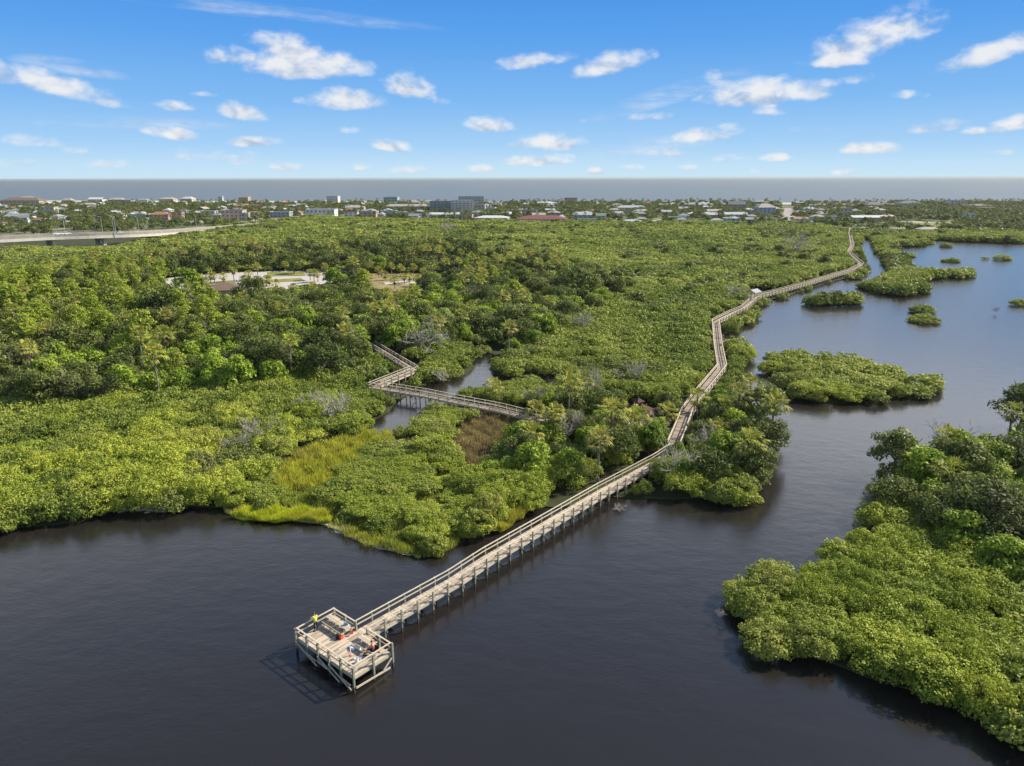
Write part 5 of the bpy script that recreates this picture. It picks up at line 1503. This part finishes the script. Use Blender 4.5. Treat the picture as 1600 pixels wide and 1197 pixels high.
br = thing('highway_bridge', 'pale concrete highway bridge crossing the marsh on flared piers', 'bridge', (NB[2][0], NB[2][1], 0))
BO = np.array(br.location)
def edge(off, dz): return [p + [0, 0, dz] - BO for p in off_line(NE, off)]
mb = MB(); A, B, C, D = edge(-.35, 0), edge(-BWID + .35, 0), edge(-BWID + .35, -.45), edge(-.35, -.45)
strip(mb, A, B); strip(mb, B, C); strip(mb, C, D); strip(mb, D, A); part('deck_slab', mb, MT['asphalt'], br)
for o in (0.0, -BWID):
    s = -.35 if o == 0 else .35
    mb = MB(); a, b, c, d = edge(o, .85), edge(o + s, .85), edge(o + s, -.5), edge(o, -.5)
    strip(mb, a, b); strip(mb, b, c); strip(mb, c, d); strip(mb, d, a); part('parapet', mb, MT['darker_concrete'], br)
    mb = MB(); nn = 25; i2 = -.5 if o == 0 else .5
    a, b, c, d = [e[:nn] for e in (edge(o - i2 * .25, -.503), edge(o + 3 * i2, -.503), edge(o + 3 * i2, -2.0), edge(o - i2 * .25, -2.0))]
    strip(mb, a, b); strip(mb, b, c); strip(mb, c, d); strip(mb, d, a); part('girder', mb, MT['concrete'], br)
for k in range(6):        # expansion joints and lane lines along the road
    pass
for off in (-BWID / 2,):
    mb = MB(); strip(mb, edge(off - .09, .012), edge(off + .09, .012)); part('lane_line', mb, MT['white'], br)
for idx in (6, 12, 18):
    c = NE[idx]; d = NE[idx + 1] - NE[idx - 1]; d /= np.linalg.norm(d); nrm = np.array([-d[1], d[0], 0])
    for off in (3.2, BWID - 3.2):
        q = c + nrm * off; zt_ = c[2] - 2.01
        pr = MB(); prof = [(1.0, -1.5), (1.0, zt_ * .25), (1.15, zt_ * .55), (1.9, zt_ * .85), (2.6, zt_)]
        V = []; 
        for w_, z in prof: V += [(-w_, -.9, z), (w_, -.9, z), (w_, .9, z), (-w_, .9, z)]
        F = [(4 * i + j, 4 * i + (j + 1) % 4, 4 * i + 4 + (j + 1) % 4, 4 * i + 4 + j) for i in range(len(prof) - 1) for j in range(4)] + [(3, 2, 1, 0), tuple(4 * (len(prof) - 1) + j for j in range(4))]
        pr.add(V, F); part('pier', pr, MT['concrete'], br, loc=q * [1, 1, 0] - BO * [1, 1, 0], rz=math.atan2(nrm[1], nrm[0]))
mb = MB(); ii = range(24, len(NE) - 6)
top = [NE[i] + [0, 0, -.5] - BO for i in ii]; bot = [NE[i] * [1, 1, 0] + [0, 0, .1] - BO for i in ii]
back = [p for p in [off_line(NE, -BWID)[i] for i in ii]]; bt = [p + [0, 0, -.5] - BO for p in back]; bb = [p * [1, 1, 0] + [0, 0, .1] - BO for p in back]
strip(mb, bot, top); strip(mb, bt, bb); strip(mb, top, bt)
mb.add([top[0], bt[0], bb[0], bot[0]], [(0, 1, 2, 3)]); part('approach_wall', mb, MT['concrete'], br)

# street lamps along the far side of the road
LAMP = None
lampx = [5, 14, 19, 21, 24, 28, 31, 32, 35]
cnt = 0
mbp = MB(); mbp.tube([(0, 0, -1.2), (0, 0, 5), (0, 0, 9.6)], [.16, .13, .10], 7)
mba = MB(); mba.tube([(0, 0, 9.5), (0, .8, 10.0), (0, 2.2, 10.2)], [.08, .07, .06], 6)
mbh = MB(); mbh.box((0, 2.6, 10.2), (.35, .9, .16), taper=.7)
LPM = [mbp.mesh('lamp_pole', MT['steel']), mba.mesh('lamp_arm', MT['steel']), mbh.mesh('lamp_head', MT['steel'])]
for k, i in enumerate(lampx):
    for side in ((0, 1) if i in (19, 31) else (0,)):
        off = -BWID - .25 if side == 0 else .3
        p = off_line(NE, off)[i]
        l = f'{ORD[cnt]}street lamp along the bridge counted from the left picture edge' if cnt else 'street lamp along the bridge nearest to the left picture edge'
        t = thing('street_lamp', l, 'street lamp', (p[0], p[1], p[2] - .4), PI if side == 0 else 0.0, 'street lamps along the bridge')
        for nm, me in zip(('pole', 'arm', 'lamp_head'), LPM): link(nm, me, t)
        cnt += 1

# ------------------------------------------------------------------ cars
PAINT = {n: solid_mat(n + '_car_paint', c, .28, .03, 1.0, .6) for n, c in (('white', (.78, .78, .77)), ('slate', (.10, .13, .20)), ('dark', (.03, .035, .045)), ('silver', (.45, .46, .47)), ('red', (.42, .04, .03)))}
def car_body(paint):
    prof = [(-2.2, .35), (-2.25, .75), (-2.1, .98), (-1.5, 1.02), (1.05, .98), (2.05, .84), (2.22, .62), (2.2, .35)]
    mb = MB(); V = [(x, s * .86, z) for s in (-1, 1) for x, z in prof]; n = len(prof)
    mb.add(V, [tuple(range(n)), tuple(range(2 * n - 1, n - 1, -1))] + [(i + n, (i + 1) % n + n, (i + 1) % n, i) for i in range(n)])
    return mb.mesh('car_body', PAINT[paint])
def cabin(mat, sh, z1):
    mb = MB(); V = [(-1.75, -.80, 1.0), (.95, -.80, 1.0), (.95, .80, 1.0), (-1.75, .80, 1.0), (-1.35 - sh, -.66, z1), (.25, -.66, z1), (.25, .66, z1), (-1.35 - sh, .66, z1)]
    mb.add(V, [(3, 2, 1, 0), (4, 5, 6, 7), (0, 1, 5, 4), (1, 2, 6, 5), (2, 3, 7, 6), (3, 0, 4, 7)]); return mb.mesh('car_cabin', mat)
CAB = cabin(MT['window'], 0, 1.46)
mb = MB(); mb.tube([(0, -.11, 0), (0, .11, 0)], .33, 12); WHL = mb.mesh('wheel', MT['tyre'])
CARB = {p: car_body(p) for p in PAINT}
ROOFM = {}
for p in PAINT:
    mb = MB(); mb.box((-.55, 0, 1.485), (1.75, 1.30, .05), taper=.95); ROOFM[p] = mb.mesh('car_roof', PAINT[p])
def car(pos, rz, paint, label, group=None):
    t = thing('parked_car' if 'parked' in label else 'car', label, 'car', tuple(pos), rz, group)
    link('body', CARB[paint], t); link('cabin_glass', CAB, t); link('roof', ROOFM[paint], t)
    for x in (-1.35, 1.35):
        for y in (-.78, .78): link('wheel', WHL, t, (x, y, .33))
car(px(377, 443.5, .3), .55, 'white', 'white parked car on the lot beside the leaning palm')
car(px(399, 443.2, .3), .15, 'slate', 'slate blue parked car on the lot, right of the white one')
car(px(538, 428.5, .3), -.2, 'dark', 'dark parked car at the exit of the parking lot')
for k, (i, off, pnt, l) in enumerate(((13, -10, 'white', 'white car on the bridge, ahead of another white car'), (14, -10.4, 'white', 'white car on the bridge following closely behind another'), (21, -9.6, 'silver', 'silver car on the bridge beside the lamp pair'), (33, -4, 'white', 'white car at the foot of the bridge'), (35, -9, 'red', 'red car at the foot of the bridge'))):
    p = off_line(NE, off)[i]; d = NE[i + 1] - NE[i - 1]
    car((p[0], p[1], p[2] + .02), math.atan2(d[1], d[0]), pnt, l)
for k, (x, y, pnt, l) in enumerate(((1262, 357, 'dark', 'dark parked car before the boardwalk entrance, leftmost of its row'), (1276, 357.5, 'dark', 'dark parked car second in the row before the boardwalk entrance'), (1288, 357.5, 'slate', 'slate parked car third in the row before the boardwalk entrance'), (1302, 358, 'white', 'white parked car last in the row before the boardwalk entrance'),
                                  (1245, 356, 'white', 'white parked car standing alone left of the dark row'), (640, 347, 'white', 'white car on the coast road by the cream commercial building'), (760, 347.5, 'red', 'red car on the coast road below the long white roof'))):
    car(px(x, y, .72), .05, pnt, l)

# ------------------------------------------------------------------ town houses
WC = {'white': (0.533, 0.533, 0.518), 'cream': (0.484, 0.444, 0.369), 'tan': (0.397, 0.346, 0.281), 'peach': (0.470, 0.340, 0.269), 'pink': (0.445, 0.284, 0.264), 'blue': (0.249, 0.360, 0.470), 'teal': (0.235, 0.386, 0.396), 'grey': (0.312, 0.322, 0.333), 'lavender': (0.300, 0.289, 0.330), 'yellow': (0.499, 0.428, 0.277), 'green': (0.236, 0.337, 0.296), 'orange': (0.443, 0.311, 0.201), 'brick': (0.328, 0.217, 0.192)}
RC = {'white': (0.521, 0.521, 0.511), 'grey': (0.274, 0.279, 0.284), 'brown': (.17, .125, .095), 'tan': (0.363, 0.328, 0.283), 'red': (.19, .062, .048), 'dark': (0.140, 0.140, 0.144), 'silver': (0.400, 0.415, 0.426), 'terracotta': (.33, .17, .11), 'green': (0.217, 0.267, 0.242)}
WM = {k: solid_mat(k + '_stucco', v, .85, .07, .3) for k, v in WC.items()}
RM = {k: solid_mat(k + '_roofing', v, .8, .12, .4) for k, v in RC.items()}
wmb = MB(); wmb.box((0, 0, 0), (1, 1, 1)); UNIT_WIN = wmb.mesh('window_pane', MT['window'])
UNIT_DOOR = None
HOUSES = []
def house(p, w, d, h, rz, wall, roof, rtype, label, floors=None, group=None, cat='house', name='house', band=None):
    t = thing(name, label, cat, (p[0], p[1], .69), rz, group)
    HOUSES.append((p[0], p[1], max(w, d) / 2))
    floors = floors or max(1, int(round(h / 3.1)))
    eave = h if rtype == 'flat' else h * (.66 if floors > 1 else .60)
    fh = eave / floors
    mb = MB(); mb.box((0, 0, eave / 2), (w, d, eave)); part('wall', mb, WM[wall], t)
    mb = MB()
    if rtype == 'hip': hip_roof(mb, w, d, eave + .12, h, max(0, w - d * .9), .6)
    elif rtype == 'gable': gable_roof(mb, w, d, eave + .12, h, .55)
    else:
        mb.box((0, 0, h + .10), (w + .5, d + .5, .22))
        for sx_, sy_, lx, ly in ((0, -1, w + .5, .2), (0, 1, w + .5, .2), (-1, 0, .2, d + .1), (1, 0, .2, d + .1)):
            mb.box((sx_ * (w / 2 + .15), sy_ * (d / 2 + .15), h + .46), (lx, ly, .5))
    part('roof', mb, RM[roof], t)
    nw = int(np.clip(round(w / 4.2), 2, 9))
    for fl in range(floors):
        for i in range(nw):
            x = (i + .5) / nw * w - w / 2
            if fl == 0 and i == nw // 2:
                o = link('door', UNIT_WIN, t, (x, -d / 2 - .01, 1.1)); o.scale = (1.1, .10, 2.2); continue
            o = link('window', UNIT_WIN, t, (x, -d / 2 - .02, fl * fh + fh * .55)); o.scale = (min(1.9, w / nw * .4), .12, fh * .42)
        o = link('window', UNIT_WIN, t, (w / 2 + .02, 0, fl * fh + fh * .55)); o.scale = (.12, min(2.2, d * .3), fh * .45)
    if band:
        mb = MB()
        for fl in range(1, floors): mb.box((0, -d / 2 - .7, fl * fh), (w * .96, 1.4, .18)); mb.box((0, -d / 2 - 1.36, fl * fh + .6), (w * .96, .06, .9))
        part('balcony', mb, WM[band], t)
    return t
def hpx(x, y, wp, hp, wall, roof, rtype, label, dr=.62, rz=None, **kw):
    p = px(x, y, .7); D = camd(p); w = wp * D / FPX; h = max(3.2, hp * D / FPX * .92)
    p = p + np.array([0, w * dr * .5, 0])
    rz = random.uniform(-.14, .06) if rz is None else rz
    return house(p, w, min(w * dr, 22), h, rz, wall, roof, rtype, label, **kw)
HL = [(27, 323, 50, 12, 'tan', 'brown', 'hip', 'large house with broad brown hip roof at the far left by the sea'), (38, 315.5, 22, 7, 'cream', 'tan', 'hip', 'cream house behind the broad brown roof at the far left'), (105, 320, 13, 9, 'peach', 'tan', 'hip', 'peach house with tan hip roof near the sea, left'),
 (149, 317.5, 18, 8, 'white', 'white', 'gable', 'white gabled beach house right of the peach house'), (136, 326, 19, 8, 'yellow', 'tan', 'hip', 'yellow house below the white gabled beach house'), (181, 318, 20, 8, 'pink', 'tan', 'hip', 'pale pink beach house left of a white one'), (25, 347, 30, 11, 'white', 'grey', 'gable', 'white house with grey gable roof near the bridge, far left'),
 (50, 337, 13, 6, 'white', 'white', 'gable', 'small white roofed house above the bridge, left'), (75, 337, 17, 11, 'cream', 'tan', 'flat', 'cream two storey block above the bridge'), (73, 349, 14, 7, 'white', 'silver', 'hip', 'small house with silver hip roof just above the bridge'), (248, 344, 26, 12, 'pink', 'terracotta', 'hip', 'pink two storey building with terracotta roof right of the bridge lamps'),
 (215, 343, 26, 7, 'teal', 'white', 'flat', 'low teal building left of the pink building'), (260, 317, 20, 8, 'cream', 'tan', 'hip', 'cream beach house with tan hip roof left of the yellow house'), (222, 318, 16, 7, 'white', 'grey', 'hip', 'white beach house with grey hip roof left of centre'), (200, 318, 9, 7, 'lavender', 'grey', 'gable', 'small lavender beach house'),
 (277, 343, 14, 10, 'peach', 'terracotta', 'flat', 'peach block right of the pink building'), (292, 317, 17, 9, 'yellow', 'white', 'hip', 'yellow beach house with white hip roof'), (345, 317, 6, 9, 'white', 'white', 'flat', 'slim white tower house by the sea'), (381, 317, 14, 8, 'orange', 'white', 'flat', 'orange flat roofed beach house'),
 (363, 345, 30, 15, 'peach', 'tan', 'flat', 'peach three storey building right of the bridge foot'), (383, 345, 11, 11, 'grey', 'silver', 'flat', 'grey block touching the peach building'), (393, 326, 24, 6, 'pink', 'red', 'hip', 'long pink house with red roof'), (325, 339, 20, 8, 'white', 'white', 'flat', 'white flat roofed house above the bridge end'),
 (312, 338, 12, 8, 'cream', 'white', 'gable', 'cream gabled house above the bridge end'), (437, 340, 29, 8, 'grey', 'silver', 'flat', 'long grey store with flat roof in the middle left'), (450, 325, 24, 5, 'white', 'silver', 'hip', 'low white house with silver roof behind the grey store'), (470, 325, 12, 7, 'white', 'white', 'gable', 'white gabled house behind trees left of centre'),
 (500, 339, 42, 11, 'white', 'silver', 'flat', 'long white commercial building with flat roof left of centre'), (520, 317, 17, 10, 'white', 'white', 'flat', 'tall white beach block left of the teal one', dict(floors=3)), (611, 318.5, 21, 10, 'teal', 'silver', 'flat', 'teal three storey beach block', dict(floors=3)),
 (555, 331, 26, 10, 'cream', 'tan', 'hip', 'cream motel wing with tan roof'), (548, 339, 20, 8, 'white', 'terracotta', 'flat', 'white shop with terracotta trim beside the motel wing'), (575, 340, 26, 9, 'pink', 'tan', 'flat', 'pale pink shop row in the town centre'), (636, 329, 66, 10, 'brick', 'tan', 'hip', 'very long brick motel with tan roof', dict(dr=.22)),
 (606, 337, 24, 7, 'blue', 'white', 'flat', 'blue shop below the brick motel'), (632, 341, 22, 8, 'yellow', 'tan', 'flat', 'yellow commercial building below the brick motel'), (655, 341, 20, 8, 'cream', 'brown', 'flat', 'cream commercial building right of the yellow one'), (645, 318.5, 12, 6, 'orange', 'tan', 'hip', 'small orange beach house right of the teal block'),
 (692, 333, 40, 18, 'lavender', 'grey', 'flat', 'left wing of the five storey condominium', dict(floors=5, dr=.4, name='condominium', cat='condominium', band='teal')), (722, 334, 34, 21, 'white', 'white', 'flat', 'middle tower of the condominium with white balconies', dict(floors=6, dr=.5, name='condominium', cat='condominium', band='white')), (736, 321, 38, 14, 'teal', 'white', 'flat', 'teal rear tower of the condominium by the sea', dict(floors=5, dr=.4, name='condominium', cat='condominium', band='white')),
 (694, 341, 46, 9, 'teal', 'white', 'gable', 'long store with white gable roof below the condominium', dict(dr=.35)), (727, 344, 22, 8, 'peach', 'tan', 'flat', 'peach shop right of the long white roofed store'), (769, 347, 50, 10, 'white', 'white', 'hip', 'wide low hall with broad white roof right of the condominium', dict(dr=.5)), (748, 332, 20, 12, 'grey', 'silver', 'flat', 'grey apartment block right of the condominium', dict(floors=3)),
 (762, 331, 24, 6, 'teal', 'white', 'flat', 'low teal house right of the grey apartment block'), (790, 339, 18, 8, 'cream', 'tan', 'hip', 'cream house beside the big round tree'), (848, 350, 76, 13, 'white', 'red', 'hip', 'large hall with dark red hip roof at the marsh edge', dict(dr=.5, floors=1, rz=-.12)), (854, 322, 28, 7, 'white', 'white', 'hip', 'white roofed beach house above the red hall'), (862, 327, 20, 5, 'cream', 'white', 'hip', 'low cream house with white roof above the red hall'),
 (892, 318, 19, 8, 'tan', 'brown', 'flat', 'tan block by the sea right of centre', dict(floors=3)), (916, 318, 18, 5, 'white', 'white', 'hip', 'low white beach house right of the tan block'), (827, 337, 24, 8, 'tan', 'tan', 'flat', 'tan flat building right behind the big round tree'), (910, 345, 27, 14, 'grey', 'silver', 'gable', 'grey gabled house right of the red hall'), (939, 345, 14, 12, 'green', 'green', 'gable', 'green gabled house right of the grey gabled one'),
 (967, 340, 11, 10, 'white', 'white', 'gable', 'narrow white house right of the green gabled one'), (987, 331, 42, 10, 'blue', 'teal' if False else 'silver', 'hip', 'long blue motel by the sea', dict(dr=.3)), (918, 350, 26, 7, 'white', 'silver', 'flat', 'low white building at the marsh edge right of the red hall'), (988, 350, 28, 7, 'lavender', 'silver', 'hip', 'lavender house at the marsh edge below the blue motel'), (1030, 333, 16, 7, 'tan', 'brown', 'hip', 'tan house with brown roof right of the blue motel'),
 (1003, 347, 14, 8, 'pink', 'tan', 'hip', 'pink house between the blue motel and the marsh'), (1060, 347, 24, 7, 'white', 'white', 'flat', 'white flat roofed house at the marsh edge, centre right'), (1078, 325, 15, 8, 'grey', 'grey', 'gable', 'grey gabled beach house centre right'), (1098, 326, 11, 9, 'teal', 'white', 'gable', 'small pale teal beach house'), (1116, 337, 20, 10, 'cream', 'tan', 'gable', 'cream gabled house left of the lavender one'),
 (1152, 329, 24, 14, 'lavender', 'dark', 'gable', 'tall lavender beach house with dark roof'), (1151, 342, 32, 10, 'grey', 'silver', 'gable', 'grey house with wide silver gable below the lavender house'), (1197, 336, 26, 17, 'blue', 'tan', 'hip', 'bright blue house with tan hip roof', dict(rz=.1)), (1190, 321, 18, 8, 'blue', 'grey', 'hip', 'blue grey house behind the bright blue one'), (1171, 349, 10, 9, 'teal', 'silver', 'gable', 'small bright teal kiosk at the marsh edge'),
 (1202, 348, 22, 6, 'white', 'white', 'flat', 'long low white garage left of the access road'), (1272, 326, 16, 7, 'green', 'green', 'hip', 'green roofed beach house right of the access road'), (1279, 345, 18, 9, 'blue', 'tan', 'hip', 'pale blue house with tan roof left of the tall cypress'), (1298, 345, 18, 6, 'blue', 'silver', 'flat', 'low blue wall house below the tall cypress'), (1320, 341, 17, 14, 'tan', 'tan', 'flat', 'tan two storey block right of the tall cypress'), (1366, 346.5, 58, 9, 'green', 'white', 'gable', 'long green building with bright white metal roof', dict(dr=.3, rz=0.0)),
 (1367, 328, 23, 11, 'tan', 'dark', 'hip', 'tan beach house with dark hip roof'), (1424, 326, 27, 11, 'white', 'dark', 'hip', 'white beach house with black hip roof'), (1403, 325, 16, 6, 'white', 'grey', 'gable', 'low white wing left of the black roofed house'), (1495, 326, 18, 11, 'white', 'white', 'flat', 'white three storey beach house on the right', dict(floors=3)), (1532, 327, 30, 7, 'brown' if False else 'tan', 'brown', 'hip', 'beach house with long brown roof on the right'), (1546, 331, 33, 5, 'cream', 'tan', 'flat', 'low cream wing in front of the long brown roof'),
 (1515, 345, 13, 9, 'white', 'silver', 'flat', 'pale house among trees at the right'), (1448, 333, 14, 5, 'white', 'silver', 'gable', 'small silver roofed house above the lawn'), (1575, 333, 14, 6, 'grey', 'grey', 'gable', 'grey house near the right picture edge'), (1525, 348, 14, 5, 'white', 'silver', 'gable', 'low white shed among trees at the right'), (1590, 338, 10, 4, 'white', 'white', 'gable', 'tiny white roof at the right picture edge'), (1455, 364, 26, 8, 'tan', 'tan', 'hip', 'tan picnic pavilion beside the bright lawn')]
for h_ in HL:
    kw = h_[8] if len(h_) > 8 else {}
    hpx(*h_[:8], **kw)
# smaller houses between them
SPOT = [('the left picture edge', 0), ('the pink building', 248), ('the long grey store', 437), ('the condominium', 715), ('the red hall', 848), ('the blue motel', 987), ('the bright blue house', 1197), ('the right picture edge', 1600)]
fc = {}
tries = 0; made = 0
while made < 190 and tries < 4000:
    tries += 1
    x = random.uniform(-10, 1390); yb = random.choice([random.uniform(318, 326), random.uniform(322, 341), random.uniform(330, 350)])
    if x < 400: yb = min(yb, 352) + (random.uniform(0, 8) if x < 230 and random.random() < .4 else 0)
    if x > 1215 and x < 1245: continue
    p = px(x, yb, .7); w = random.uniform(8, 12.5)
    if not inpoly(np.array([p]), TOWN)[0]: continue
    if abs(distline(np.array([p]), ROADL)[0]) < 12 or distline(np.array([p]), NE)[0] < 26: continue
    if any(np.hypot(p[0] - a, p[1] - b) < c + w * .62 + 2 for a, b, c in HOUSES): continue
    wall = random.choice(['white', 'cream', 'tan', 'grey', 'peach', 'white', 'yellow', 'pink', 'lavender', 'blue']); roof = random.choice(['white', 'grey', 'tan', 'silver', 'brown', 'terracotta', 'grey', 'silver', 'tan']); rt = random.choice(['hip', 'gable', 'hip'])
    sx_ = min(SPOT, key=lambda s: abs(s[1] - x))
    fc.setdefault((wall, roof, rt, sx_[0]), []).append((abs(sx_[1] - x), p, w)); made += 1
    HOUSES.append((p[0], p[1], w / 2))
for (wall, roof, rt, nm), lst in fc.items():
    lst.sort(key=lambda a: a[0])
    for n, (dd, p, w) in enumerate(lst):
        l = f'small {wall} house with {roof} {rt} roof, {"" if n == 0 else ORD[n]}nearest to {nm}'
        house(p, w, w * random.uniform(.6, .85), random.uniform(4.2, 6.6), random.uniform(-.2, .15) + random.choice([0, 0, PI / 2]), wall, roof, rt, l, group='small houses of the beach town')
        HOUSES.pop()
print('houses', len(HL), made)

# ------------------------------------------------------------------ town trees: a far wood around the houses
g = grid(-1000, 950, 470, 1125, 8.2, .45)
g[:, 2] = .6
g = g[inpoly(g, TOWN) & in_frame(g, 60, 60)]
q = proj(g)
LAWN = W([(1398, 358, .7), (1470, 359, .7), (1502, 352, .7), (1497, 347, .7), (1405, 347, .7)])
ok = (distline(g, ROADL) > 9) & ~((q[:, 0] > 1221) & (q[:, 0] < 1241) & (q[:, 1] < 350)) & ~inpoly(g, LAWN) & (distline(g, NE) > 17)
for a, b, c in HOUSES: ok &= ~((np.abs(g[:, 0] - a) < c + 1.2) & (g[:, 1] < b + c) & (g[:, 1] > b - c * .9 - 3.5))
u = rng.uniform(size=len(g))
dens_ = np.where(q[:, 0] > 1395, .95, np.where(q[:, 1] < 322, .36, .50))
sh_ = (g[:, 1] > 1040)
ok &= u < dens_
g = g[ok]; q = q[ok]
kind = rng.uniform(size=len(g))
big = kind < .62
def rnd(n, a, b): return rng.uniform(a, b, n)
n1 = big.sum()
Vt = bulk([m['V'] for m in MODELS['oak']], g[big], rnd(n1, 0, 6.28), rnd(n1, .62, 1.15), rnd(n1, .5, .92), rng.integers(0, 6, n1), np.full(n1, .085))
tag(link('town_trees', leaf_mesh('town_trees', Vt, MT['oak'])), 'dark green trees filling the gaps between the town houses', None, None, 'stuff')
pg = g[~big]; n2 = len(pg); ph = rnd(n2, 3.2, 6.8)
top = pg.copy(); top[:, 2] += ph
Vp = bulk([p[0] for p in PALMS], top, rnd(n2, 0, 6.28), rnd(n2, 1.1, 1.6), rnd(n2, 1.1, 1.5), rng.integers(0, 5, n2), np.full(n2, .22))
tr = []
for a, h in zip(pg, ph):
    for dx, dy in ((.17, 0), (0, .17)):
        tr += [a + [-dx, -dy, 0], a + [dx, dy, 0], a + [dx, dy, h], a + [-dx, -dy, h]]
tag(link('town_palms', mesh_np('town_palms', np.concatenate([Vp, np.array(tr)]), [quads(Vp), quads(np.array(tr)) + len(Vp)], [MT['oak'], MT['palm_bark']], [0, 1])), 'palms scattered through the beach town', None, None, 'stuff')
print('town trees', n1, n2)
for x, y0, y1, kd, mi, l in ((806, 344, 326, 'oak', 1, 'big round olive tree beside the red hall'), (1308, 346, 320, 'pine', 1, 'tall dark cypress between the blue and tan houses'), (1079, 322, 309, 'pine', 2, 'slender dark conifer on the seaward skyline'), (302, 331, 318, 'oak', 3, 'rust brown round tree among the left houses'), (1345, 330, 318, 'oak', 2, 'dark round tree left of the dark roofed tan house')):
    b = px(x, y0, .6); D = camd(b); h = (y0 - y1) * D / FPX; m = MODELS[kd][mi]; s = h / m['h']
    nm, cat, _ = KN[kd]
    t = plant(nm, l, cat, None, tuple(b), .4, (s * (.45 if 'slender' in l or 'cypress' in l else 1.0), s * (.6 if 'slender' in l or 'cypress' in l else 1.0), s), [('crown', m['crown'], (0, 0, 0), None), ('trunk', m['trunk'], (0, 0, 0), None)])

# ------------------------------------------------------------------ the air
mb = MB(); mb.box((0, 10500, 19.5), (82000, 21200, 41))
HZ = mb.mesh('haze', [])
m, nt_, out_ = new_mat('haze_air')
pv = nt_.nodes.new('ShaderNodeVolumePrincipled')
pv.inputs['Color'].default_value = (.46, .49, .47, 1); pv.inputs['Density'].default_value = HAZE; pv.inputs['Anisotropy'].default_value = .25
nt_.links.new(pv.outputs[0], out_.inputs['Volume'])
HZ.materials.append(m)
if HAZE > 0:
    hz = link('haze', HZ); hz['kind'] = 'stuff'
    sd_ = hz
print('objects', len(bpy.data.objects))
